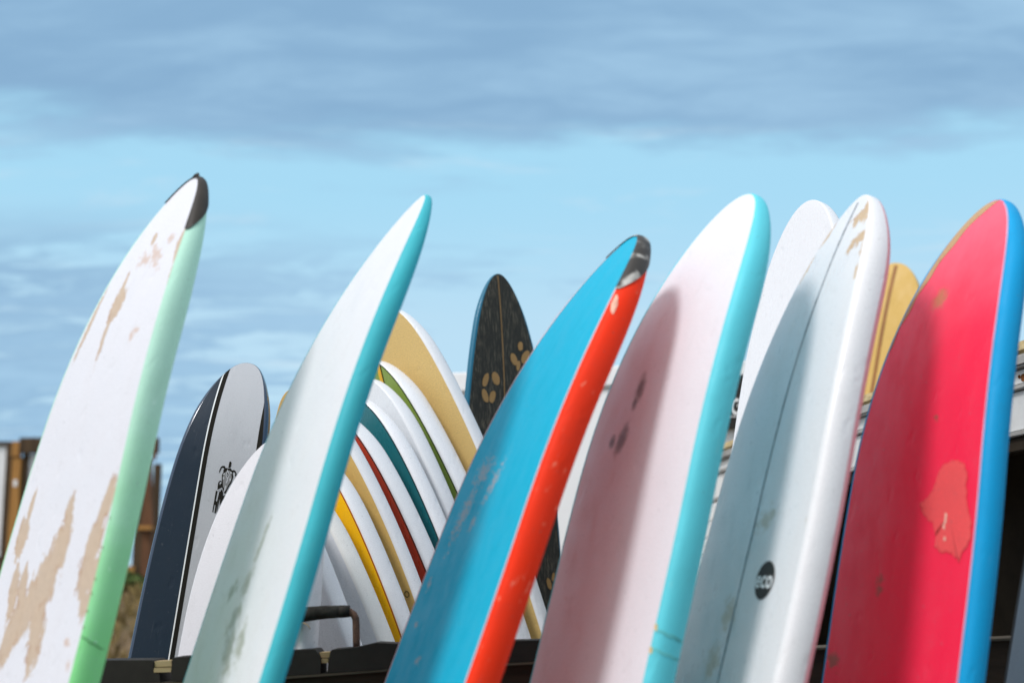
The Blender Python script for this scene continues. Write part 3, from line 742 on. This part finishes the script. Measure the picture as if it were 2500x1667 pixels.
rust = plain('rust', (0.16, 0.06, 0.02), 0.9, 0.1, 0.4, 20.0)
cbox('roof', 0, clen, 2.105, 2.16, 1.6, 0.0, tan_t, 0.02)
cbox('gutter', 0, clen, 2.062, 2.102, 0.06, 0.035, grey_t, 0.008)
cbox('roof_band', 0, clen, 2.012, 2.06, 0.05, 0.006, van_w)
cbox('drip_rail', 0, clen, 1.996, 2.010, 0.05, 0.016, grey_t, 0.003)
cbox('roof_band', 0, clen, 1.865, 1.994, 0.05, 0.0, van_w)
cbox('drip_rail', 0, clen, 1.848, 1.863, 0.05, 0.014, grey_t, 0.003)
cbox('window_frame', 0, 2.45, 1.80, 1.846, 0.06, 0.0, dark_in)
cbox('rear_panel', 2.46, 2.62, 0.62, 1.846, 0.05, 0.0, van_w)
cbox('interior', 0.0, clen, 0.45, 2.09, 0.04, -0.5, dark_in)
c_ = P1 + cd * 2.5 - cn * 0.26
box('partition', (c_.x, c_.y, 1.25), (0.03, 0.42, 1.6), dark_in, camper, 0.002, MC)
cbox('lower_panel', 0, 2.45, 0.45, 0.70, 0.05, 0.0, van_w)
for k in (0.02, 0.95, 1.62, 2.40): cbox('door_post', k, k + 0.045, 0.702, 1.798, 0.05, -0.002, dark_in)
# louvre window at the rear
cbox('window_frame', 2.63, 4.1, 1.25, 1.27, 0.05, 0.004, grey_t); cbox('interior', 2.63, 4.1, 1.272, 1.845, 0.03, -0.12, dark_in)
for i, z in enumerate((1.29, 1.385, 1.475, 1.565, 1.655, 1.745)):
    cbox('louvre_slat', 2.63, 4.1, z, z + 0.066 + 0.012 * (i % 2), 0.025, 0.012, van_w, 0.003)
cbox('rear_panel', 2.63, clen, 0.45, 1.248, 0.05, 0.0, van_w)
cbox('body_side', 0.0, clen, 0.45, 2.10, 0.04, -1.55, van_w)
cbox('floor', 0.0, clen, 0.40, 0.448, 1.59, 0.0, dark_in)
for k in (0.7, 3.4):
    c = P1 + cd * k - cn * 0.03
    w_ = tube('wheel', [c + Vector((0, 0, 0.30)), c - cn * 0.2 + Vector((0, 0, 0.30))], 0.30, rubber, camper, 22)
    tube('hub', [c + cn * 0.012 + Vector((0, 0, 0.30)), c - cn * 0.02 + Vector((0, 0, 0.30))], 0.15, van_w, w_, 16)
rv, rf = [], []
for (a, z, r) in ((0.32, 2.040, 0.011), (0.335, 2.033, 0.013), (0.31, 2.035, 0.008), (0.36, 2.038, 0.007)):
    c = P1 + cd * a + cn * 0.008 + Vector((0, 0, z)); q = len(rv)
    for k in range(9):
        t = k / 9 * 6.283; rr = r * random.uniform(0.7, 1.25)
        rv.append(c + cd * (math.cos(t) * rr * 1.3) + Vector((0, 0, math.sin(t) * rr)))
    rf.append([q + k for k in range(9)])
link('rust_spot', rv, rf, rust, camper)

# ------------------------------------------------------------------ rack: dark beam with rubber pads, padded pipe hoop
beam_m = wood('rack_beam_timber', (0.050, 0.030, 0.018), (0.020, 0.013, 0.008), axis=0)
lit_edge_m = wood('rack_beam_lit_edge', (0.13, 0.105, 0.075), (0.05, 0.04, 0.028), axis=0)  # paler copy of the beam timber, painting its lit top edge
block_m = wood('pale_block_timber', (0.46, 0.35, 0.19), (0.30, 0.21, 0.10), axis=0)
def RP(px, py, Y=4.1):
    """centre-line of the beam: metres along it and height"""
    return (px - 1250) / 3472.2 * (Y * 0.985 - 0.03), 1.35 - (py - 1446) / 3472.2 * Y
rack = thing('rack', (0.0, 4.14, 0.0), 'dark timber rack beam with black rubber pads, in front of the left-leaning boards', 'rack')
def rpoly(name, pts, y0, y1, m, parent=None, par=rack):
    P = [RP(*p) for p in pts]
    n = len(P)
    vs = [(x, y0, z) for x, z in P] + [(x, y1, z) for x, z in P]
    fs = [list(range(n)), list(range(2 * n - 1, n - 1, -1))] + [[i, i + n, (i + 1) % n + n, (i + 1) % n] for i in range(n)]
    return fix_normals(link(name, vs, fs, m, par))
rpoly('beam', [(140, 1668), (960, 1629), (2700, 1546), (2700, 1640), (960, 1730), (140, 1770)], 4.06, 4.20, beam_m)
rpoly('beam_lit_edge', [(140, 1663), (480, 1652), (711, 1639.5), (960, 1623), (2700, 1540), (2700, 1545), (960, 1628), (711, 1645), (480, 1657), (140, 1667)], 4.045, 4.20, lit_edge_m)
rpoly('pad', [(140, 1607), (267, 1603), (384, 1602.5), (386, 1606), (387, 1632), (402, 1634), (404, 1654), (140, 1661)], 4.05, 4.19, rubber)
rpoly('pad', [(431, 1597), (500, 1592.5), (640, 1583), (725, 1580), (770, 1577.5), (776, 1579), (781, 1586), (787, 1598), (789, 1610), (789, 1634), (711, 1638), (480, 1650), (430, 1651)], 4.05, 4.19, rubber)
rpoly('pad', [(812, 1582), (816, 1578.5), (830, 1577.5), (876, 1573), (922, 1562.5), (974, 1565), (1060, 1562), (1300, 1557), (1700, 1545), (1700, 1586), (960, 1622), (806, 1632), (807, 1610)], 4.05, 4.19, rubber)
rpoly('wood_block', [(388, 1605.5), (428, 1603.5), (430, 1617), (388, 1619)], 4.055, 4.12, block_m)
rpoly('wood_block', [(388, 1620.5), (430, 1619), (429, 1630), (388, 1631)], 4.05, 4.11, block_m)
rpoly('wood_block', [(783, 1586), (812, 1584.5), (809, 1597), (788, 1598)], 4.07, 4.15, block_m)
rpoly('wood_block', [(789.5, 1599.5), (806, 1599), (806, 1609.5), (790, 1610)], 4.06, 4.12, block_m)
for x in (-1.28, 1.55): box('post', (x, 4.27, 0.54), (0.09, 0.09, 1.08), beam_m, rack)
box('foot_rail', (0.1, 4.27, 0.12), (2.75, 0.06, 0.08), beam_m, rack)
foam_m = plain('pipe_foam', (0.032, 0.030, 0.025), 0.9, 0.15, 0.5, 30, bumpy=0.5)
pipe_m = plain('rusty_pipe', (0.095, 0.048, 0.030), 0.65, 0.4, 0.5, 40, bumpy=0.4)
hoop = thing('pipe_hoop', (-0.45, 4.12, 1.17), 'rusty pipe hoop wrapped in black foam, standing on the rack', 'pipe hoop')
hp = lambda px, py, Y=4.12: Vector((RP(px, py, Y)[0], Y, RP(px, py, Y)[1]))
pts = [hp(600, 1522), hp(650, 1511), hp(700, 1502), hp(745, 1497), hp(790, 1492.5), hp(826, 1491)]
fo = tube('foam_sleeve', pts, [0.0215, 0.022, 0.0222, 0.0205, 0.0188, 0.0172], foam_m, hoop, 16)
tube('tape_ring', [hp(826.5, 1491), hp(838, 1490.5), hp(852, 1490)], [0.0178, 0.0175, 0.0165], rubber, hoop, 16)
tube('pipe', [hp(840, 1490), hp(853, 1492), hp(862, 1498), hp(867, 1508), hp(868, 1520), hp(869.5, 1560), hp(870.5, 1582)], 0.0105, pipe_m, hoop, 12)
tube('pipe', [hp(604, 1521), hp(592, 1526), hp(586, 1535), hp(585, 1560), hp(585, 1592)], 0.0105, pipe_m, hoop, 12)
tube('loose_twine', [hp(738, 1517, 4.10), hp(748, 1521, 4.09), hp(753, 1527, 4.09), hp(756, 1532, 4.09)], 0.0013, block_m, fo, 5)

# ------------------------------------------------------------------ surfboards
WHITE = (0.74, 0.745, 0.79)
black_guard = plain('nose_guard_rubber', (0.022, 0.017, 0.012), 0.55, 0.35, 0.2, 20)
seam_m = plain('pale_seam', (0.72, 0.62, 0.64), 0.6, 0.3, 0.05)
# A: white bottom, mint rail
m_face = board_mat('white_skin_peeling', WHITE, 0.5, 0.35, MARKS['A'], (0.54, 0.42, 0.31), FAINT['A'], (0.58, 0.44, 0.37), m_noise=2.2, grow=(1.25, 2.3))
m_rail = board_mat('mint_foam', (0.46, 0.76, 0.62), 0.7, 0.15, c_tail=(0.18, 0.66, 0.20), s0=0.55, s1=1.25, grain=0.05, specks=30, speck_c=(0.55, 0.8, 0.68), dirt=0.25)
BOARDS['A']['tip'][2] -= 0.006
BA, ra = build_board('A', 'white board with peeling tan patches, mint green rail and black nose guard', FRONT, m_face, m_rail)
nose_guard(BA, ra, black_guard, 0.19, 0.07)
tp = BA.rail(0, 1, math.pi * 0.25, 0.003)[0]
kb = tube('leash_loop', [tp - BA.u * 0.008 - BA.v * 0.02, tp + BA.u * 0.001, tp + BA.u * 0.003 + BA.v * 0.012, tp - BA.u * 0.006 + BA.v * 0.02], [0.003, 0.005, 0.005, 0.002], black_guard, ra, 8)
tan_edge = board_mat('worn_tan_edge', (0.55, 0.36, 0.20), 0.8, 0.1, grain=0.1, dirt=0.4)
crack_m = plain('crack_dark_green', (0.10, 0.30, 0.12), 0.8, 0.1)
rail_line(BA, ra, 'crack', crack_m, 1.155, 0.15, 2.0, 0.0022, 1, 0.02)
nick_m = plain('brown_nick', (0.16, 0.11, 0.05), 0.8, 0.1)
for t_ in (0.895, 0.962, 1.03, 1.062, 1.10, 1.135): rail_line(BA, ra, 'nick', nick_m, t_, 0.02, 0.22, 0.0016, 1, 0.003)
# B: white bottom, turquoise rail, mildew streaks
m_face = board_mat('white_skin_mildew', (0.745, 0.75, 0.775), 0.5, 0.35, faint=MARKS['B'], faint_c=(0.33, 0.34, 0.27), dirt=0.10, grow=(1.7, 2.2), f_noise=1.5)
m_rail = board_mat('turquoise_foam', (0.05, 0.46, 0.53), 0.6, 0.2, grain=0.04, dirt=0.3)
BB, rb = build_board('B', 'narrow white board with mildew streaks and plain turquoise rail, right of the mint one', FRONT, m_face, m_rail)
# C: blue bottom, red rail
m_face = board_mat('sky_blue_skin', (0.0, 0.42, 0.62), 0.5, 0.2, faint=MARKS['C'], faint_c=(0.42, 0.40, 0.42), f_scale=75, f_noise=3.2, wear=0.15, wear_c=(0.3, 0.55, 0.65))
m_rail = board_mat('orange_red_foam', (0.92, 0.036, 0.005), 0.7, 0.15, grain=0.04, specks=42, speck_c=(0.85, 0.24, 0.15), dirt=0.3, speck_lo=0.625, scuff=0.8)
BC, rc = build_board('C', 'bright blue board with orange red rail and scuffed black nose guard', FRONT, m_face, m_rail)
m, nt, b = new_mat('nose_guard_scuffed'); g = G(nt)
nn = g.noise(g.coord('Object'), 17, 3, 0.5, 0.5)
g.l(g.mix(g.ramp(nn, 0.47, 0.66), (0.022, 0.018, 0.014), (0.50, 0.48, 0.44)), b.inputs['Base Color']); b.inputs['Roughness'].default_value = 0.5
nose_guard(BC, rc, m, 0.205, 0.06)
smear_m = plain('pale_rail_smear', (0.84, 0.46, 0.34), 0.7, 0.2, 0.2, 40)
rail_line(BC, rc, 'pale_smear', smear_m, 0.225, 0.35, 0.95, 0.022, 1, 0.03)  # paler smear on the rail just below the guard
strip(BC, rc, 'seam_line', seam_m, 0.02, BC.L - 0.1, lambda t: BC.hw(t) - 0.006, lambda t: BC.hw(t))
strip(BC, rc, 'seam_line', seam_m, 0.02, BC.L - 0.1, lambda t: -BC.hw(t), lambda t: -BC.hw(t) + 0.005)
# D: white bottom, aqua rail
m_face = board_mat('white_skin_smudged', (0.765, 0.765, 0.81), 0.45, 0.4, faint=MARKS['D'][:4], faint_c=(0.13, 0.11, 0.10), grow=(1.35, 1.5), f_noise=0.9, f_scale=20)
m_rail = board_mat('aqua_foam', (0.11, 0.62, 0.72), 0.6, 0.3, grain=0.03, dirt=0.25, specks=17, speck_c=(0.20, 0.60, 0.65))
BD, rd = build_board('D', 'white board with grey smudges and wide aqua rail, right of the blue board', FRONT, m_face, m_rail)
band_m = plain('worn_band', (0.10, 0.42, 0.44), 0.7, 0.2, 0.3, 30)
for t_ in (1.125, 1.165): rail_line(BD, rd, 'worn_band', band_m, t_, 0.05, 2.4, 0.0035, 1, 0.012)
yel_m = plain('yellow_glue', (0.55, 0.42, 0.16), 0.7, 0.2, 0.3, 30)
for t_ in (1.118, 1.168): rail_line(BD, rd, 'glue_smear', yel_m, t_, 0.0, 0.3, 0.007, 1, 0.006)
# E: white bottom with stringer, pink deck edge
m_face = board_mat('white_skin_stained', (0.79, 0.785, 0.795), 0.35, 0.45, MARKS['E'], (0.60, 0.42, 0.24), FAINT['E'], (0.50, 0.44, 0.34), m_noise=3.4, coat=0.1, grow=(1.3, 1.5), f_noise=1.6)
m_rail = board_mat('white_rail', (0.82, 0.81, 0.82), 0.35, 0.45, coat=0.1, dirt=0.04)
m_deck = board_mat('pink_deck', (0.84, 0.46, 0.49), 0.6, 0.3)
BE, re_ = build_board('E', 'white board with dark stringer, round eco sticker and pink edge', FRONT, m_face, m_rail, deck_m=m_deck, band=math.pi * 0.68)
strm = plain('dark_stringer', (0.25, 0.29, 0.32), 0.6, 0.3, 0.4, 60)
strip(BE, re_, 'stringer', strm, 0.02, BE.L - 0.06, lambda t: -0.0035 + 0.001 * math.sin(t * 31), lambda t: 0.0035 + 0.001 * math.sin(t * 23))
ls, lw = 1.025, 0.125
decal(BE, re_, 'sticker', plain('sticker_black', (0.018, 0.018, 0.014), 0.5, 0.3, 0.2), [(ls + 0.0455 * math.sin(a), lw + 0.0455 * math.cos(a)) for a in [k * math.pi / 18 for k in range(36)]])
def text_on(B, root, txt, s, w, size, m, lift):
    cu = bpy.data.curves.new('lettering', 'FONT'); cu.body = txt; cu.size = size; cu.align_x = 'CENTER'; cu.align_y = 'CENTER'; cu.offset = size * 0.018
    ob = bpy.data.objects.new('tmp', cu); col.objects.link(ob)
    dg = bpy.context.evaluated_depsgraph_get(); me = ob.evaluated_get(dg).to_mesh()
    V = [B.pt(s - v.co.y, w + v.co.x, -0.0015 - lift) for v in me.vertices]; F = [list(p.vertices) for p in me.polygons]
    bpy.data.objects.remove(ob); 
    return link('lettering', V, F, m, root)
text_on(BE, re_, 'eco', ls, lw, 0.058, letter_m, 0.0022)
# F: pink-red bottom, blue rail
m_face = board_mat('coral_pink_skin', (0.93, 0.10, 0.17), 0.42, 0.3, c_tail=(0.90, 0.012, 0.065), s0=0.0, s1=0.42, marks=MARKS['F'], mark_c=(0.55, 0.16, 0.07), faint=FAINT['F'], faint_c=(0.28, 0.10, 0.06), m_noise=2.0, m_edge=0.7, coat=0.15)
m_rail = board_mat('strong_blue_foam', (0.0, 0.33, 0.66), 0.6, 0.2, dirt=0.15)
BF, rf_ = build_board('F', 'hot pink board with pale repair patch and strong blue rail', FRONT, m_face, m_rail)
strip(BF, rf_, 'seam_line', plain('lilac_seam', (0.5, 0.4, 0.6), 0.6, 0.3), 0.02, BF.L - 0.1, lambda t: BF.hw(t) - 0.005, lambda t: BF.hw(t))
strip(BF, rf_, 'worn_edge', tan_edge, 0.003, 0.42, lambda t: -BF.hw(t), lambda t: -BF.hw(t) + 0.05 * max(0.0, 1 - t / 0.42) ** 1.3 + 0.004 * math.sin(t * 70))
pm = board_mat('repair_resin', (0.87, 0.095, 0.10), 0.5, 0.35, specks=30, speck_c=(0.87, 0.16, 0.15), grain=0.1, dirt=0.4, scuff=0.8)
for nme, pts in PRINTS['F']:
    if nme == 'patch':
        rr = random.Random(3); q = []
        for i_, p_ in enumerate(pts):
            p2 = pts[(i_ + 1) % len(pts)]
            for k_ in range(5):
                f_ = k_ / 5
                q.append((p_[0] + (p2[0] - p_[0]) * f_ + rr.gauss(0, 0.0016), p_[1] + (p2[1] - p_[1]) * f_ + rr.gauss(0, 0.0016)))
        pts = q
        feathered(BF, rf_, 'repair_patch', pm, pts); continue
    decal(BF, rf_, 'repair_patch' if nme == 'patch' else 'resin_speck', pm if nme == 'patch' else plain('pale_speck', (0.8, 0.5, 0.4)), pts, 0.0012 if nme == 'patch' else 0.002)
# G: grey board, cut by the right edge of the photograph
BOARDS['G'] = dict(BOARDS['F'], tip=(1.735, 3.52, 2.27), al=0.235, th=1.19)
BG_, rg_ = build_board('G', 'blue grey board cut off by the right edge, beyond the pink one', FRONT,
                       board_mat('blue_grey_skin', (0.30, 0.34, 0.37), 0.5, 0.35), board_mat('charcoal_foam', (0.06, 0.06, 0.06), 0.7, 0.2))
# J: navy and grey with stripes and turtle
navy = board_mat('navy_gloss', (0.008, 0.020, 0.036), 0.45, 0.2, coat=0.04, grain=0.02)
navy_r = board_mat('navy_rail_gloss', (0.010, 0.034, 0.075), 0.2, 0.5, coat=0.4, grain=0.0, dirt=0.02)
pale = board_mat('shaded_grey_foam', (0.43, 0.44, 0.46), 0.6, 0.3, grain=0.05)  # grey made darker to put the shade on this panel into its colour
BJ, rj = build_board('J', 'navy and grey striped board printed with a turtle, behind the white edge', 'boards leaning right behind the rack', navy, navy_r, 'deck')
ink = plain('print_black', (0.014, 0.013, 0.010), 0.8, 0.1, 0.1)
lo_ = lerp_w(JLO); hi_ = lerp_w(JHI)
strip(BJ, rj, 'grey_panel', pale, 0.0005, BJ.L - 0.05, lambda t: lo_(t), lambda t: hi_(t), 0.0006, parts=6)
strip(BJ, rj, 'grey_panel', pale, 0.0001, 0.05, lambda t: lo_(t), lambda t: 1.0, 0.0007, parts=6)
strip(BJ, rj, 'black_stripe', ink, 0.004, BJ.L - 0.05, lambda t: lo_(t) - 0.015, lambda t: lo_(t), 0.0012)
strip(BJ, rj, 'black_stripe', ink, 0.05, BJ.L - 0.05, lambda t: hi_(t), lambda t: hi_(t) + 0.015, 0.0012)
wl_ = plain('print_white', (0.75, 0.77, 0.76), 0.5, 0.3, 0.02)
strip(BJ, rj, 'white_pinline', wl_, 0.004, BJ.L - 0.05, lambda t: lo_(t) - 0.0195, lambda t: lo_(t) - 0.0152, 0.0012)
strip(BJ, rj, 'white_pinline', wl_, 0.05, BJ.L - 0.05, lambda t: hi_(t) + 0.018, lambda t: hi_(t) + 0.0215, 0.0012)
pr = {}
for nme, pts in PRINTS['J']: pr.setdefault(nme, []).append(pts)
decals(BJ, rj, 'turtle_print', ink, pr['ink'], 0.0016)
shell = pr['ink'][3]; n_ = len(shell)
sc_ = (sum(p[0] for p in shell) / n_, sum(p[1] for p in shell) / n_)
decals(BJ, rj, 'shell_print', plain('print_grey', (0.20, 0.20, 0.20), 0.8, 0.1), [[(sc_[0] + (p[0] - sc_[0]) * 0.80, sc_[1] + (p[1] - sc_[1]) * 0.78) for p in shell]], 0.0018)
decals(BJ, rj, 'print_highlight', pale, pr['pale'], 0.0021)
decals(BJ, rj, 'turtle_print', ink, pr['ink2'], 0.0024)
decals(BJ, rj, 'print_highlight', pale, pr['pale2'], 0.0028)
# K: plain white in front of it
mw_f = board_mat('white_gloss_a', (0.70, 0.68, 0.71), 0.35, 0.4, coat=0.15, dirt=0.05)
mw_r = board_mat('white_gloss_b', (0.82, 0.82, 0.84), 0.3, 0.45, coat=0.2, dirt=0.03)
build_board('K', 'plain white board edge curving up in front of the navy striped board', 'boards leaning right behind the rack', mw_f, mw_r, 'deck')
# the left-leaning stack
RAILS = [mw_r, board_mat('white_gloss_yellowed', (0.76, 0.75, 0.71), 0.35, 0.4, coat=0.15, dirt=0.12), board_mat('white_gloss_grey', (0.75, 0.76, 0.78), 0.4, 0.4, coat=0.1, dirt=0.10)]
def stacked(key, label, c, line=None, gloss=True, two=None, **kw):
    f = board_mat('deck_' + key, c, 0.3 if gloss else 0.6, 0.45, coat=0.3 if gloss else 0.0, **kw)
    B, r = build_board(key, label, STACK, f, RAILS[sum(map(ord, key)) % 3], 'deck_colour')
    if line is not None:
        lm = plain('pinline_' + key, line, 0.5, 0.3)
        strip(B, r, 'pinline', lm, 0.004, B.L - 0.12, lambda t: B.hw(t) - 0.0055, lambda t: B.hw(t) - 0.0005)
        strip(B, r, 'pinline', lm, 0.004, B.L - 0.12, lambda t: -B.hw(t) + 0.0005, lambda t: -B.hw(t) + 0.0055)
    return B, r
stacked('w9', 'shortest plain white board at the front of the left-leaning stack', (0.76, 0.76, 0.78))
stacked('w8', 'plain white board between the shortest white one and the bright yellow one', (0.74, 0.75, 0.77))
stacked('y7', 'bright yellow decked board with thin red line and white rail', (0.95, 0.52, 0.0), (0.30, 0.05, 0.01))
Bt, rt = stacked('t6', 'sandy tan decked board with a small ring mark, left of the rust red one', (0.66, 0.43, 0.13), None, False, grain=0.06)
V, F = [], []
for k in range(20):
    a = k / 20 * 6.283
    for rr in (0.0075, 0.0115): V.append(Bt.pt(T6R[0] + rr * math.sin(a), T6R[1] + rr * math.cos(a), -0.0032))
    q = 2 * k; F.append([q, q + 1, (q + 3) % 40, (q + 2) % 40])
link('ring_mark', V, F, plain('ring_brown', (0.12, 0.09, 0.03)), rt)
stacked('r5', 'rust red decked board with white rail in the left-leaning stack', (0.46, 0.038, 0.006), (0.06, 0.02, 0.01))
stacked('t4', 'dark teal decked board with white rail in the left-leaning stack', (0.004, 0.135, 0.155), (0.01, 0.03, 0.03))
stacked('w3', 'plain pale white board between the teal and the green one', (0.72, 0.74, 0.76))
Bg, rgx = stacked('g2', 'olive green decked board with narrow dark line and white rail', (0.21, 0.30, 0.045), (0.02, 0.03, 0.005))
strip(Bg, rgx, 'yellow_stripe', plain('deck_yellow', (0.75, 0.42, 0.03)), 0.01, 0.75, lambda t: Bg.hw(0.06) * 0.55 - 0.016, lambda t: Bg.hw(0.06) * 0.55, 0.0012)
strip(Bg, rgx, 'black_stripe', ink, 0.01, 0.75, lambda t: Bg.hw(0.06) * 0.55 + 0.0005, lambda t: Bg.hw(0.06) * 0.55 + 0.005, 0.0012)
stacked('y1', 'tallest board of the left-leaning stack, speckled pale yellow deck and white rail', (0.72, 0.50, 0.18), None, False, grain=0.14, specks=60, speck_c=(0.78, 0.56, 0.40))
# L: dark wood look with flowers
m, nt, b = new_mat('dark_wood_print'); g = G(nt)
gr = g.noise(g.coord('UV', (60, 7, 1)), 2.4, 6, 0.7, 0.4); g2 = g.noise(g.coord('UV', (9, 3, 1)), 1.6, 4, 0.6)
g.l(g.mix(g.math('MULTIPLY', g.ramp(gr, 0.46, 0.70), g.ramp(g2, 0.30, 0.62)), (0.032, 0.031, 0.027), (0.17, 0.145, 0.105)), b.inputs['Base Color'])
b.inputs['Roughness'].default_value = 0.65; b.inputs['Specular IOR Level'].default_value = 0.15
BOARDS['Lk']['T'] = 0.032
BL, rl = build_board('Lk', 'black wood grain board with tan flower prints, behind the blue board', 'boards standing at the back', m, board_mat('teal_rail_gloss', (0.002, 0.13, 0.22), 0.4, 0.3, coat=0.12), 'deck')
strip(BL, rl, 'stringer', plain('tan_stringer', (0.30, 0.16, 0.05)), 0.01, BL.L - 0.1, lambda t: -0.010 - 0.012 * t - 0.0025, lambda t: -0.010 - 0.012 * t + 0.0025)
petal_m = board_mat('tan_petal', (0.44, 0.24, 0.075), 0.6, 0.3, grain=0.2, dirt=0.5)
for nme, pts in PRINTS['Lk']: decal(BL, rl, 'petal', petal_m, pts, 0.0015)
# H: plain white at the back, I: yellow with stringer
build_board('H', 'plain white round-nosed board standing behind the eco sticker board', 'boards standing at the back', mw_r, mw_r, 'deck')
BOARDS['I']['gz'] = 0.2
BI, ri = build_board('I', 'honey yellow board with brown centre stringer, behind the pink board', 'boards standing at the back', board_mat('honey_yellow', (0.60, 0.39, 0.11), 0.55, 0.25, grain=0.04), board_mat('honey_rail', (0.62, 0.41, 0.13), 0.55, 0.25), 'deck')
strip(BI, ri, 'stringer', plain('brown_stringer', (0.26, 0.11, 0.02)), 0.02, BI.L - 0.1, lambda t: -0.012, lambda t: 0.012)

# lettering on the trailer sign: only its last letter shows between the boards
def sign_pt(a, z, lift): return ac + ad * a + an * (0.063 + lift) + Vector((0, 0, z))
def sign_stroke(pts, w):
    V, F = [], []
    for i, p in enumerate(pts):
        p0, p1 = pts[max(i - 1, 0)], pts[min(i + 1, len(pts) - 1)]
        dx, dz = p1[0] - p0[0], p1[1] - p0[1]; q = math.hypot(dx, dz)
        nx, nz = -dz / q * w / 2, dx / q * w / 2
        V += [sign_pt(p[0] + nx, p[1] + nz, 0.003), sign_pt(p[0] - nx, p[1] - nz, 0.003)]
    for i in range(len(pts) - 1): F.append([2 * i, 2 * i + 1, 2 * i + 3, 2 * i + 2])
    return V, F
V, F = [], []
ca, cz, rx, rz = 0.968, 2.533, 0.031, 0.044
arc = [(ca + rx * math.cos(t), cz + rz * math.sin(t)) for t in [R(55 + 10 * i) for i in range(30)]]
for st_, w in ((arc, 0.017), ([(ca + rx * 0.99, cz - 0.012), (ca + rx * 0.99, cz + 0.006), (ca + rx * 0.2, cz + 0.006)], 0.015), ([(0.60, 2.470), (1.015, 2.470)], 0.006)):
    v2, f2 = sign_stroke(st_, w); q = len(V); V += v2; F += [[k + q for k in f] for f in f2]
    if w == 0.017: pass
link('sign_lettering', V, F, letter_m, sg)
